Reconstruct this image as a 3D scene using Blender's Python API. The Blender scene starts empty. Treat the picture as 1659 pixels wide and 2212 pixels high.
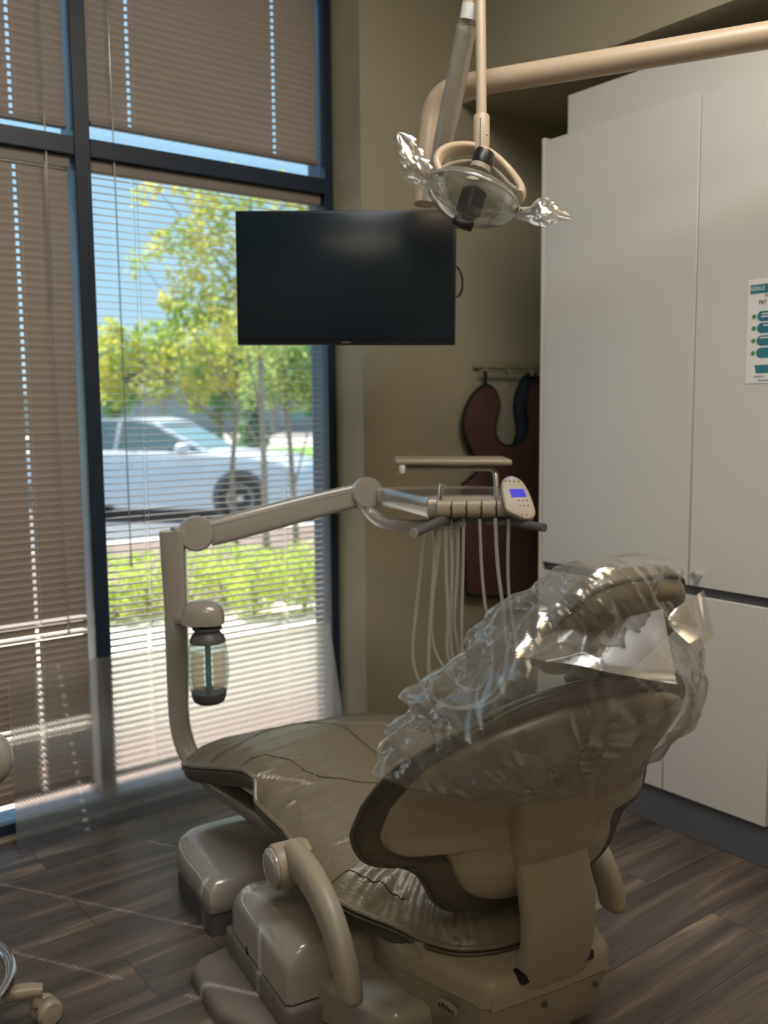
import bpy, bmesh, math, random
from mathutils import Vector, Matrix, noise
random.seed(7)
sc = bpy.context.scene
COL = sc.collection
PI = math.pi
# ---------------------------------------------------------------- camera
F, CX, CY, EYE = 2035.0, 829.5, 1106.0, Vector((0, 0, 1.25))
def cam_dir(x, y): return Vector((x-CX, -(y-CY), -F)).normalized()
_Z = -cam_dir(1003, 1106+18500)
_Y = cam_dir(-755, 893); _Y = (_Y-_Y.dot(_Z)*_Z).normalized()
_X = _Y.cross(_Z)
ROT = Matrix((_X, _Y, _Z))                       # camera axes -> room axes
cd = bpy.data.cameras.new('camera'); cam = bpy.data.objects.new('camera', cd); COL.objects.link(cam)
cam.matrix_world = Matrix.Translation(EYE) @ ROT.to_4x4()
cd.sensor_fit = 'VERTICAL'; cd.sensor_height = 24.0; cd.lens = 24.0*F/2212.0
cd.clip_start = 0.05; cd.clip_end = 400
cd.dof.use_dof = True; cd.dof.focus_distance = 1.8; cd.dof.aperture_fstop = 2.0
sc.camera = cam
# ---------------------------------------------------------------- light, sky, exposure
sc.view_settings.view_transform = 'Standard'; sc.view_settings.look = 'None'
sc.view_settings.gamma = 1; sc.view_settings.use_curve_mapping = False
sc.view_settings.exposure = 0.0
w = bpy.data.worlds.new('sky'); sc.world = w; w.use_nodes = True
wn = w.node_tree; wn.nodes.clear()
_o = wn.nodes.new('ShaderNodeOutputWorld'); _b = wn.nodes.new('ShaderNodeBackground')
_tc = wn.nodes.new('ShaderNodeTexCoord'); _sx = wn.nodes.new('ShaderNodeSeparateXYZ'); _cr = wn.nodes.new('ShaderNodeValToRGB')
wn.links.new(_tc.outputs['Generated'], _sx.inputs[0]); wn.links.new(_sx.outputs['Z'], _cr.inputs[0])
_cr.color_ramp.elements[0].position = 0.0; _cr.color_ramp.elements[0].color = (.55, .74, .86, 1)
_cr.color_ramp.elements[1].position = 0.5; _cr.color_ramp.elements[1].color = (.34, .60, .92, 1)
_e = _cr.color_ramp.elements.new(.14); _e.color = (.43, .71, .90, 1)
wn.links.new(_cr.outputs[0], _b.inputs['Color']); _b.inputs['Strength'].default_value = 1.2
wn.links.new(_b.outputs[0], _o.inputs[0])
SUN_EL = math.radians(60)
sd = Vector((.52*math.cos(SUN_EL), -.854*math.cos(SUN_EL), -math.sin(SUN_EL)))
sl = bpy.data.lights.new('sun', 'SUN'); sl.energy = 12; sl.angle = math.radians(.2); sl.color = (1, .95, .86)
so = bpy.data.objects.new('sun', sl); COL.objects.link(so); so.rotation_euler = sd.to_track_quat('-Z', 'Y').to_euler()
so.location = (-5, 12, 10)
LAMP_WARM, FILL_SOFT, FILL_COOL = 15.0, 5.0, 23.0                    # watts of the warm ceiling lamp and the two added fill lights

# ---------------------------------------------------------------- pixel helpers (photo pixel -> place in the room)
def ray(x, y): return ROT @ cam_dir(x, y)
def pl(x, y, ax, v):
    r = ray(x, y); return EYE + r*((v-EYE[ax])/r[ax])
def dep(x, y, d): return EYE + ROT @ (Vector((x-CX, -(y-CY), -F))*(d/F))
CA = math.radians(8.8); CO = Vector((1.235, 1.2025, 0))     # the dental chair's own frame
CU = Vector((math.sin(CA), math.cos(CA), 0)); CR = Vector((math.cos(CA), -math.sin(CA), 0))
def loc(p): q = Vector(p)-CO; return Vector((q.dot(CR), q.dot(CU), q.z))   # -> (t right, s to the foot, z)
def onT(x, y, t):
    r = ray(x, y); return loc(EYE + r*((t-(EYE-CO).dot(CR))/r.dot(CR)))
def onS(x, y, s):
    r = ray(x, y); return loc(EYE + r*((s-(EYE-CO).dot(CU))/r.dot(CU)))
def onZ(x, y, z): return loc(pl(x, y, 2, z))
def wor(t, s, z): return CO + CR*t + CU*s + Vector((0, 0, z))

# ---------------------------------------------------------------- materials
def newmat(name):
    m = bpy.data.materials.new(name); m.use_nodes = True
    nt = m.node_tree; nt.nodes.clear()
    out = nt.nodes.new('ShaderNodeOutputMaterial'); return m, nt, out
def pbr(name, col, rough=.5, metal=0, var=.06, vscale=6, bump=0, bscale=200, coat=0, spec=.5, sub=None, stretch=None):
    m, nt, out = newmat(name)
    b = nt.nodes.new('ShaderNodeBsdfPrincipled'); nt.links.new(b.outputs[0], out.inputs[0])
    b.inputs['Roughness'].default_value = rough; b.inputs['Metallic'].default_value = metal
    b.inputs['Coat Weight'].default_value = coat; b.inputs['Specular IOR Level'].default_value = spec
    tc = nt.nodes.new('ShaderNodeTexCoord'); n = nt.nodes.new('ShaderNodeTexNoise'); n.inputs['Scale'].default_value = vscale
    n.inputs['Detail'].default_value = 4
    mp = nt.nodes.new('ShaderNodeMapping'); nt.links.new(tc.outputs['Object'], mp.inputs[0])
    if stretch: mp.inputs['Scale'].default_value = stretch
    nt.links.new(mp.outputs[0], n.inputs['Vector'])
    r = nt.nodes.new('ShaderNodeValToRGB'); nt.links.new(n.outputs['Fac'], r.inputs[0])
    r.color_ramp.elements[0].position = .3; r.color_ramp.elements[1].position = .7
    r.color_ramp.elements[0].color = tuple(c*(1-var) for c in col)+(1,); r.color_ramp.elements[1].color = tuple(min(1, c*(1+var)) for c in col)+(1,)
    nt.links.new(r.outputs[0], b.inputs['Base Color'])
    if bump:
        n2 = nt.nodes.new('ShaderNodeTexNoise'); n2.inputs['Scale'].default_value = bscale; n2.inputs['Detail'].default_value = 3
        nt.links.new(tc.outputs['Object'], n2.inputs['Vector'])
        bp = nt.nodes.new('ShaderNodeBump'); bp.inputs['Strength'].default_value = bump; bp.inputs['Distance'].default_value = .002
        nt.links.new(n2.outputs['Fac'], bp.inputs['Height']); nt.links.new(bp.outputs[0], b.inputs['Normal'])
    return m
def clear(name, tint=(.95, .97, .97), gloss=.12, rough=.08, haze=.0, haze_col=(.8, .8, .8), edge=.6):
    """thin clear film: see-through with a glossy sheen and some haze"""
    m, nt, out = newmat(name)
    t = nt.nodes.new('ShaderNodeBsdfTransparent'); t.inputs[0].default_value = tint+(1,)
    g = nt.nodes.new('ShaderNodeBsdfGlossy'); g.inputs['Roughness'].default_value = rough
    lw = nt.nodes.new('ShaderNodeLayerWeight'); lw.inputs[0].default_value = .35
    mr = nt.nodes.new('ShaderNodeMapRange'); nt.links.new(lw.outputs['Facing'], mr.inputs[0])
    mr.inputs['To Min'].default_value = gloss; mr.inputs['To Max'].default_value = edge
    mx = nt.nodes.new('ShaderNodeMixShader'); nt.links.new(mr.outputs[0], mx.inputs[0])
    nt.links.new(t.outputs[0], mx.inputs[1]); nt.links.new(g.outputs[0], mx.inputs[2])
    last = mx
    if haze:
        d = nt.nodes.new('ShaderNodeBsdfDiffuse'); d.inputs[0].default_value = haze_col+(1,)
        tr = nt.nodes.new('ShaderNodeBsdfTranslucent'); tr.inputs[0].default_value = haze_col+(1,)
        ms = nt.nodes.new('ShaderNodeMixShader'); ms.inputs[0].default_value = .5
        nt.links.new(d.outputs[0], ms.inputs[1]); nt.links.new(tr.outputs[0], ms.inputs[2])
        m2 = nt.nodes.new('ShaderNodeMixShader'); m2.inputs[0].default_value = haze
        nt.links.new(mx.outputs[0], m2.inputs[1]); nt.links.new(ms.outputs[0], m2.inputs[2]); last = m2
    nt.links.new(last.outputs[0], out.inputs[0])
    return m
def leafmat(name, c1, c2, tr=.45):
    m, nt, out = newmat(name)
    oi = nt.nodes.new('ShaderNodeTexCoord'); n = nt.nodes.new('ShaderNodeTexNoise'); n.inputs['Scale'].default_value = 3.5
    nt.links.new(oi.outputs['Object'], n.inputs['Vector'])
    r = nt.nodes.new('ShaderNodeValToRGB'); nt.links.new(n.outputs['Fac'], r.inputs[0])
    r.color_ramp.elements[0].position = .35; r.color_ramp.elements[1].position = .62
    r.color_ramp.elements[0].color = c1+(1,); r.color_ramp.elements[1].color = c2+(1,)
    d = nt.nodes.new('ShaderNodeBsdfDiffuse'); t = nt.nodes.new('ShaderNodeBsdfTranslucent')
    nt.links.new(r.outputs[0], d.inputs[0]); nt.links.new(r.outputs[0], t.inputs[0])
    mx = nt.nodes.new('ShaderNodeMixShader'); mx.inputs[0].default_value = tr
    nt.links.new(d.outputs[0], mx.inputs[1]); nt.links.new(t.outputs[0], mx.inputs[2]); nt.links.new(mx.outputs[0], out.inputs[0])
    return m
def floor_material():
    m, nt, out = newmat('vinyl_planks')
    b = nt.nodes.new('ShaderNodeBsdfPrincipled'); nt.links.new(b.outputs[0], out.inputs[0])
    tc = nt.nodes.new('ShaderNodeTexCoord')
    br = nt.nodes.new('ShaderNodeTexBrick'); br.offset = .37; br.inputs['Scale'].default_value = 1
    br.inputs['Brick Width'].default_value = 1.22; br.inputs['Row Height'].default_value = .18
    br.inputs['Mortar Size'].default_value = .0012; br.inputs['Mortar Smooth'].default_value = .3
    br.inputs['Color1'].default_value = (.0, 0, 0, 1); br.inputs['Color2'].default_value = (1, 1, 1, 1); br.inputs['Mortar'].default_value = (.5, .5, .5, 1)
    nt.links.new(tc.outputs['Object'], br.inputs['Vector'])
    # shift the grain for every plank
    mul = nt.nodes.new('ShaderNodeVectorMath'); mul.operation = 'MULTIPLY_ADD'
    nt.links.new(br.outputs['Color'], mul.inputs[0]); mul.inputs[1].default_value = (3.1, 7.7, 0)
    nt.links.new(tc.outputs['Object'], mul.inputs[2])
    mp = nt.nodes.new('ShaderNodeMapping'); mp.inputs['Scale'].default_value = (1.0, 13, 1); nt.links.new(mul.outputs[0], mp.inputs[0])
    n1 = nt.nodes.new('ShaderNodeTexNoise'); n1.inputs['Scale'].default_value = 1.3; n1.inputs['Detail'].default_value = 8; n1.inputs['Roughness'].default_value = .62
    n1.inputs['Distortion'].default_value = .5; nt.links.new(mp.outputs[0], n1.inputs['Vector'])
    r = nt.nodes.new('ShaderNodeValToRGB'); nt.links.new(n1.outputs['Fac'], r.inputs[0])
    e = r.color_ramp.elements; e[0].position = .3; e[0].color = (.050, .042, .038, 1); e[1].position = .70; e[1].color = (.38, .29, .225, 1)
    x = e.new(.48); x.color = (.105, .088, .078, 1); x = e.new(.58); x.color = (.165, .130, .108, 1)
    mp2 = nt.nodes.new('ShaderNodeMapping'); mp2.inputs['Scale'].default_value = (5, 160, 1); nt.links.new(mul.outputs[0], mp2.inputs[0])
    n2 = nt.nodes.new('ShaderNodeTexNoise'); n2.inputs['Scale'].default_value = 1.5; n2.inputs['Detail'].default_value = 4; nt.links.new(mp2.outputs[0], n2.inputs['Vector'])
    mr = nt.nodes.new('ShaderNodeMapRange'); mr.inputs['From Min'].default_value = .35; mr.inputs['From Max'].default_value = .65
    mr.inputs['To Min'].default_value = .78; mr.inputs['To Max'].default_value = 1.12; nt.links.new(n2.outputs['Fac'], mr.inputs[0])
    mm = nt.nodes.new('ShaderNodeMix'); mm.data_type = 'RGBA'; mm.blend_type = 'MULTIPLY'; mm.inputs[0].default_value = 1
    nt.links.new(r.outputs[0], mm.inputs[6]); nt.links.new(mr.outputs[0], mm.inputs[7])
    # dark joints
    mj = nt.nodes.new('ShaderNodeMix'); mj.data_type = 'RGBA'; nt.links.new(br.outputs['Fac'], mj.inputs[0])
    nt.links.new(mm.outputs[2], mj.inputs[6]); mj.inputs[7].default_value = (.02, .017, .015, 1)
    nt.links.new(mj.outputs[2], b.inputs['Base Color'])
    b.inputs['Roughness'].default_value = .34; b.inputs['Specular IOR Level'].default_value = .8
    bp = nt.nodes.new('ShaderNodeBump'); bp.inputs['Strength'].default_value = .25; bp.inputs['Distance'].default_value = .001
    nt.links.new(n2.outputs['Fac'], bp.inputs['Height']); nt.links.new(bp.outputs[0], b.inputs['Normal'])
    return m
def leather(name, col, rough=.42):
    m, nt, out = newmat(name)
    b = nt.nodes.new('ShaderNodeBsdfPrincipled'); nt.links.new(b.outputs[0], out.inputs[0])
    b.inputs['Roughness'].default_value = rough; b.inputs['Specular IOR Level'].default_value = .8
    tc = nt.nodes.new('ShaderNodeTexCoord')
    n = nt.nodes.new('ShaderNodeTexNoise'); n.inputs['Scale'].default_value = 7; n.inputs['Detail'].default_value = 5; nt.links.new(tc.outputs['Object'], n.inputs['Vector'])
    r = nt.nodes.new('ShaderNodeValToRGB'); nt.links.new(n.outputs['Fac'], r.inputs[0])
    r.color_ramp.elements[0].color = tuple(c*.86 for c in col)+(1,); r.color_ramp.elements[1].color = tuple(c*1.1 for c in col)+(1,)
    nt.links.new(r.outputs[0], b.inputs['Base Color'])
    n3 = nt.nodes.new('ShaderNodeTexNoise'); n3.inputs['Scale'].default_value = 22; n3.inputs['Detail'].default_value = 3; n3.inputs['Distortion'].default_value = 1.2
    nt.links.new(tc.outputs['Object'], n3.inputs['Vector'])
    v = nt.nodes.new('ShaderNodeTexVoronoi'); v.inputs['Scale'].default_value = 480; nt.links.new(tc.outputs['Object'], v.inputs['Vector'])
    b1 = nt.nodes.new('ShaderNodeBump'); b1.inputs['Strength'].default_value = .35; b1.inputs['Distance'].default_value = .012
    nt.links.new(n3.outputs['Fac'], b1.inputs['Height'])
    b2 = nt.nodes.new('ShaderNodeBump'); b2.inputs['Strength'].default_value = .12; b2.inputs['Distance'].default_value = .001
    nt.links.new(v.outputs['Distance'], b2.inputs['Height']); nt.links.new(b1.outputs[0], b2.inputs['Normal'])
    nt.links.new(b2.outputs[0], b.inputs['Normal'])
    return m
def emis(name, col, s):
    m, nt, out = newmat(name); e = nt.nodes.new('ShaderNodeEmission'); e.inputs[0].default_value = col+(1,); e.inputs[1].default_value = s
    nt.links.new(e.outputs[0], out.inputs[0]); return m

M = {}
M['wall'] = pbr('olive_paint', (.42, .388, .285), .75, bump=.15, bscale=250, var=.03)
M['ceiling'] = pbr('ceiling_paint', (.6, .58, .52), .9)
M['floor'] = floor_material()
M['frame'] = pbr('bronze_frame_sky_haze', (.012, .028, .055), .38, var=.1)  # blue of sky haze and reflection mixed into the base colour
M['slat'] = pbr('blind_slat', (.42, .37, .335), .42, var=.04, vscale=2)
M['rail'] = pbr('blind_rail', (.26, .225, .20), .5, var=.03)
M['cord'] = pbr('blind_cord', (.62, .60, .56), .8)
M['wand'] = clear('wand_plastic', (.75, .78, .78), .15, .15, .25)
M['glass'] = clear('window_glass', (.96, .98, .98), .03, .0, 0, edge=.35)
M['cabinet'] = pbr('cabinet_laminate', (.74, .735, .715), .46, var=.02, vscale=3, bump=.05, bscale=600)
M['cabedge'] = pbr('cabinet_edge', (.52, .50, .47), .5, var=.03)
M['gap'] = pbr('shadow_gap', (.10, .10, .11), .6)
M['kick'] = pbr('grey_vinyl_base', (.135, .145, .165), .5, var=.05)
M['plastic'] = pbr('beige_plastic', (.37, .325, .255), .38, var=.03, bump=.04, bscale=900)
M['plastic_grey'] = pbr('warm_grey_plastic', (.40, .375, .34), .22, var=.03, coat=.5, spec=1.0)
M['plastic_dark'] = pbr('dark_grey_plastic', (.10, .10, .105), .45, var=.05)
M['texbase'] = pbr('textured_grey_base', (.20, .175, .155), .45, var=.08, bump=.6, bscale=420)
M['lightplastic'] = pbr('ivory_plastic', (.55, .44, .32), .34, var=.03)
M['leather'] = leather('taupe_leather', (.19, .162, .115), .38)
M['leather_dark'] = leather('olive_leather', (.085, .077, .056), .5)
M['stitch'] = pbr('stitching', (.07, .06, .045), .7)
M['black'] = pbr('black_plastic', (.012, .012, .014), .35)
M['screen'] = pbr('tv_screen', (.010, .021, .032), .22, var=.02, spec=.35)
M['bezel'] = pbr('tv_bezel', (.010, .014, .018), .35)
M['chrome'] = pbr('chrome', (.75, .75, .76), .12, 1, var=.02)
M['steel'] = pbr('brushed_steel', (.55, .54, .52), .3, 1, var=.05)
M['hose'] = pbr('grey_hose', (.40, .38, .35), .4, var=.04)
M['apron'] = pbr('maroon_vinyl', (.125, .062, .055), .55, var=.18, vscale=9, bump=.4, bscale=30)
M['apron_blue'] = pbr('slate_vinyl', (.055, .075, .095), .5, var=.15, vscale=9)
M['trim'] = pbr('black_binding', (.008, .011, .015), .7)
M['hookrail'] = pbr('painted_rail', (.36, .33, .22), .5)
M['film'] = clear('barrier_film', (.90, .91, .91), .13, .17, .12, (.85, .83, .80), .6)
M['film2'] = clear('thick_film_warm_sheen', (.84, .83, .81), .22, .22, .22, (.84, .74, .62), .6)  # warm lamp reflections on the folds painted in as haze colour
M['foil'] = clear('crinkled_wrap', (.88, .88, .88), .17, .18, .17, (.8, .78, .74), .85)
M['lens'] = clear('clear_shield', (.90, .91, .92), .10, .06, .04, (.8, .8, .8), .7)
M['reflector'] = clear('glass_reflector', (.74, .75, .68), .16, .15, .22, (.62, .62, .52), .7)
M['sleeve'] = clear('sleeve_film', (.80, .81, .80), .22, .25, .40, (.80, .78, .72), .6)
M['paper'] = pbr('paper', (.92, .91, .92), .5, var=.02)
M['teal'] = pbr('teal_print', (.035, .22, .29), .5, var=.05)
M['greenp'] = pbr('green_print', (.10, .32, .14), .5, var=.05)
M['ink'] = pbr('dark_ink', (.06, .05, .07), .6)
M['navy'] = pbr('navy_ink', (.010, .014, .035), .4)
M['white'] = pbr('white_print', (.85, .85, .85), .6)
M['badge'] = pbr('badge', (.34, .285, .205), .3)
M['lcd'] = emis('blue_display', (.11, .09, .72), .85)
M['lamp'] = emis('lamp_diffuser', (1, .80, .55), 3.0)
M['bottle'] = clear('bottle_plastic', (.84, .92, .91), .05, .12, .14, (.60, .76, .75), .4)
M['straw'] = pbr('teal_tube', (.16, .30, .31), .5)
# the rigid ribbed plastic sheet: what is behind it goes soft with distance
m, nt, out = newmat('ribbed_sheet'); M['sheet'] = m
rf = nt.nodes.new('ShaderNodeBsdfRefraction'); rf.inputs['Roughness'].default_value = .24; rf.inputs['IOR'].default_value = 1.25; rf.inputs[0].default_value = (.93, .93, .92, 1)
tl = nt.nodes.new('ShaderNodeBsdfTranslucent'); tl.inputs[0].default_value = (.85, .82, .78, 1)
tp = nt.nodes.new('ShaderNodeBsdfTransparent'); tp.inputs[0].default_value = (.93, .93, .92, 1)
tc = nt.nodes.new('ShaderNodeTexCoord'); wv = nt.nodes.new('ShaderNodeTexWave'); wv.bands_direction = 'DIAGONAL'; wv.inputs['Scale'].default_value = 60
nt.links.new(tc.outputs['Object'], wv.inputs[0])
bp = nt.nodes.new('ShaderNodeBump'); bp.inputs['Strength'].default_value = .25; bp.inputs['Distance'].default_value = .001
nt.links.new(wv.outputs['Fac'], bp.inputs['Height']); nt.links.new(bp.outputs[0], rf.inputs['Normal'])
mx = nt.nodes.new('ShaderNodeMixShader'); mx.inputs[0].default_value = .27; nt.links.new(rf.outputs[0], mx.inputs[1]); nt.links.new(tl.outputs[0], mx.inputs[2])
m2 = nt.nodes.new('ShaderNodeMixShader'); m2.inputs[0].default_value = .12; nt.links.new(mx.outputs[0], m2.inputs[1]); nt.links.new(tp.outputs[0], m2.inputs[2])
nt.links.new(m2.outputs[0], out.inputs[0])
# outdoors
M['concrete'] = pbr('pale_concrete', (.70, .62, .52), .85, var=.08, vscale=1.2)
M['paver'] = pbr('pink_paving', (.62, .46, .40), .85, var=.08)
M['asphalt'] = pbr('asphalt', (.16, .17, .19), .85, var=.1)
M['road'] = pbr('sunlit_road', (.52, .47, .42), .85, var=.05)
M['grass'] = pbr('mown_grass', (.22, .42, .08), .9, var=.2, vscale=2)
M['mulch'] = pbr('bed_soil', (.22, .16, .13), .9, var=.2)
M['bark'] = pbr('grey_bark', (.24, .21, .18), .9, var=.2, vscale=14)
M['leaf_y'] = leafmat('yellow_green_leaves', (.36, .50, .10), (.78, .72, .20))
M['leaf_g'] = leafmat('mid_green_leaves', (.24, .38, .16), (.55, .62, .22))
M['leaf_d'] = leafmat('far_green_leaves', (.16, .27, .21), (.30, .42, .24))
M['leaf_s'] = leafmat('shrub_leaves', (.46, .60, .10), (.84, .86, .24))
M['facade'] = pbr('far_facade', (.20, .24, .27), .8, var=.1, vscale=.3)
M['carpaint'] = pbr('silver_car_paint', (.72, .73, .76), .35, .1, var=.02, coat=.5)
M['carglass'] = pbr('car_glass', (.16, .26, .26), .08, var=.05)
M['tyre'] = pbr('tyre', (.02, .022, .026), .8)
M['redlamp'] = pbr('orange_marker', (.7, .16, .05), .5)

# ---------------------------------------------------------------- object helpers
def obj(name, bm, mat, parent=None, smooth=True, mats=None, angle=40):
    me = bpy.data.meshes.new(name)
    bmesh.ops.recalc_face_normals(bm, faces=bm.faces)
    bm.to_mesh(me); bm.free()
    for mt in (mats or [mat]): me.materials.append(mt)
    o = bpy.data.objects.new(name, me); COL.objects.link(o)
    if smooth:
        for p in me.polygons: p.use_smooth = True
        try: me.set_sharp_from_angle(angle=math.radians(angle))
        except Exception: pass
    if parent is not None: o.parent = parent
    return o
def thing(name, label, cat, loc_=(0, 0, 0), rz=0, group=None):
    o = bpy.data.objects.new(name, None); COL.objects.link(o); o.empty_display_size = .05
    o.location = loc_; o.rotation_euler = (0, 0, rz); o['label'] = label; o['category'] = cat
    if group: o['group'] = group
    return o
def tag(o, label, cat, group=None, kind=None):
    o['label'] = label; o['category'] = cat
    if group: o['group'] = group
    if kind: o['kind'] = kind
    return o
def struct(name, bm, mat, parent=None, smooth=False):
    o = obj(name, bm, mat, parent, smooth=smooth)
    if parent is None: o['kind'] = 'structure'
    return o
def box(bm, a, b, bev=0, seg=2, mx_=None):
    a, b = Vector(a), Vector(b)
    t = bmesh.new(); bmesh.ops.create_cube(t, size=1)
    for v in t.verts: v.co = Vector([(a[i]+b[i])/2 + v.co[i]*abs(b[i]-a[i]) for i in range(3)])
    if bev: bmesh.ops.bevel(t, geom=list(t.edges), offset=bev, segments=seg, profile=.5, affect='EDGES')
    if mx_: bmesh.ops.transform(t, matrix=mx_, verts=t.verts)
    merge(bm, t); return bm
def merge(bm, t):
    me = bpy.data.meshes.new('tmp'); t.to_mesh(me); t.free(); bm.from_mesh(me); bpy.data.meshes.remove(me)
def B(a, b, bev=0, seg=2): return box(bmesh.new(), a, b, bev, seg)
def loft(bm, rings, cap=True, closed=True):
    vs = [[bm.verts.new(p) for p in r] for r in rings]
    n = len(rings[0])
    for i in range(len(vs)-1):
        for j in range(n if closed else n-1):
            k = (j+1) % n
            try: bm.faces.new((vs[i][j], vs[i][k], vs[i+1][k], vs[i+1][j]))
            except ValueError: pass
    if cap and closed:
        for r in (vs[0], vs[-1]):
            try: bm.faces.new(r)
            except ValueError: pass
    return bm
def tube(bm, pts, r, n=10, ry=None, up=None, pw=2.0, cap=True, rs=None, closed=False):
    pts = [Vector(p) for p in pts]; m_ = len(pts); rings = []
    prev = None
    for i, p in enumerate(pts):
        if closed: d = (pts[(i+1) % m_]-pts[i-1])
        else: d = pts[min(i+1, m_-1)]-pts[max(i-1, 0)]
        d = d.normalized()
        if up is not None: u0 = Vector(up)
        elif prev is not None: u0 = prev
        else: u0 = Vector((0, 0, 1)) if abs(d.z) < .9 else Vector((1, 0, 0))
        b_ = (u0-d*u0.dot(d)).normalized(); a_ = d.cross(b_); prev = b_
        k = rs[i] if rs else 1
        ring = []
        for j in range(n):
            th = 2*PI*j/n; c, s = math.cos(th), math.sin(th)
            cc = math.copysign(abs(c)**(2/pw), c); ss = math.copysign(abs(s)**(2/pw), s)
            ring.append(p + a_*cc*r*k + b_*ss*(ry or r)*k)
        rings.append(ring)
    if closed: rings.append(rings[0]); loft(bm, rings, False); bmesh.ops.remove_doubles(bm, verts=bm.verts, dist=1e-6)
    else: loft(bm, rings, cap)
    return bm
def smoothpath(pts, k=8, closed=False):
    pts = [Vector(p) for p in pts]; n = len(pts); out_ = []
    rng = n if closed else n-1
    for i in range(rng):
        if closed: p0, p1, p2, p3 = pts[i-1], pts[i], pts[(i+1) % n], pts[(i+2) % n]
        else: p0, p1, p2, p3 = pts[max(i-1, 0)], pts[i], pts[i+1], pts[min(i+2, n-1)]
        for j in range(k):
            t = j/k
            out_.append(.5*((2*p1)+(p2-p0)*t+(2*p0-5*p1+4*p2-p3)*t*t+(3*p1-p0-3*p2+p3)*t**3))
    if not closed: out_.append(pts[-1])
    return out_
def lathe(bm, prof, n=24, mx_=None):
    rings = [[Vector((r*math.cos(2*PI*j/n), r*math.sin(2*PI*j/n), z)) for j in range(n)] for r, z in prof]
    if mx_: rings = [[mx_ @ p for p in r] for r in rings]
    return loft(bm, rings)
def prism(bm, poly, vec, bev=0, seg=2):
    """poly: 3D points (planar), extruded by vec"""
    t = bmesh.new(); vec = Vector(vec)
    a = [t.verts.new(Vector(p)) for p in poly]; b = [t.verts.new(Vector(p)+vec) for p in poly]
    n = len(a); t.faces.new(a); t.faces.new(b[::-1])
    for i in range(n): t.faces.new((a[i], b[i], b[(i+1) % n], a[(i+1) % n]))
    bmesh.ops.recalc_face_normals(t, faces=t.faces)
    if bev:
        es = [e for e in t.edges if all(len(f.verts) > 4 or n <= 4 for f in e.link_faces) or any(len(f.verts) == n for f in e.link_faces)]
        bmesh.ops.bevel(t, geom=es, offset=bev, segments=seg, profile=.5, affect='EDGES')
    merge(bm, t); return bm
def ball(bm, c, r, seg=16, sc_=(1, 1, 1)):
    t = bmesh.new(); bmesh.ops.create_uvsphere(t, u_segments=seg, v_segments=seg//2+2, radius=r)
    for v in t.verts: v.co = Vector((v.co.x*sc_[0], v.co.y*sc_[1], v.co.z*sc_[2]))+Vector(c)
    merge(bm, t); return bm
def frame_mx(o, x, y=None, z=None):
    """matrix with origin o; z axis given, x as a hint"""
    z = Vector(z).normalized(); x = Vector(x); x = (x-z*x.dot(z)).normalized(); y = z.cross(x)
    m_ = Matrix((x, y, z)).transposed().to_4x4(); m_.translation = Vector(o); return m_
def text_mesh(name, s, size, mx_, mat, parent, depth=.0006):
    c = bpy.data.curves.new(name, 'FONT'); c.body = s; c.size = size; c.extrude = depth
    c.align_x = 'LEFT'; c.align_y = 'CENTER'
    to = bpy.data.objects.new(name, c); COL.objects.link(to)
    dg = bpy.context.evaluated_depsgraph_get(); me = bpy.data.meshes.new_from_object(to.evaluated_get(dg))
    bpy.data.objects.remove(to); me.transform(mx_); me.materials.clear(); me.materials.append(mat)
    o = bpy.data.objects.new(name, me); COL.objects.link(o); o.parent = parent; return o

# ================================================================ THE ROOM
WY = 2.78                     # room face of the window frame
BY = 2.62                     # back wall face right of the window
JX = 1.94                     # window reveal
struct('floor', B((-2.1, -2.1, -.06), (3.05, 2.92, 0)), M['floor'])
struct('ceiling', B((-2.1, -2.1, 3.0), (3.05, 3.0, 3.1)), M['ceiling'])
struct('wall_left', B((-2.1, -2.1, 0), (-2.0, 2.9, 3.0)), M['wall'])
struct('wall_rear', B((-2.0, -2.1, 0), (2.95, -2.0, 3.0)), M['wall'])
struct('wall_right', B((2.95, -2.0, 0), (3.05, 2.92, 3.0)), M['wall'])
struct('wall_back', B((JX, BY, 0), (2.95, 2.92, 3.0)), M['wall'])
bm = B((-2.0, WY, 0), (-1.78, 2.92, 3.0)); box(bm, (-1.78, WY, 2.86), (JX, 2.92, 3.0))
struct('wall_window', bm, M['wall'])
struct('wall_bulkhead', B((2.39, -2.0, 2.335), (2.95, BY, 3.0)), M['wall'])
# ---- window frame
bm = bmesh.new()
def fr(x0, x1, z0, z1): box(bm, (x0, WY, z0), (x1, WY+.11, z1), .002, 1)
fr(.055, .10, 0, 2.86); fr(1.028, 1.075, 0, 2.86); fr(1.905, JX-.001, 0, 2.86)
fr(.10, 1.028, 1.99, 2.042); fr(1.075, 1.905, 1.99, 2.042)
fr(.10, 1.028, 0, .045); fr(1.075, 1.905, 0, .045); fr(.10, 1.028, 2.82, 2.86); fr(1.075, 1.905, 2.82, 2.86)
wf = struct('window_1', bm, M['frame'])
for i, (x0, x1, z0, z1) in enumerate([(.10, 1.028, .045, 1.99), (1.075, 1.905, .045, 1.99), (.10, 1.028, 2.042, 2.82), (1.075, 1.905, 2.042, 2.82)]):
    obj('window_pane', B((x0, WY+.085, z0), (x1, WY+.089, z1)), M['glass'], wf, smooth=False)
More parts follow.
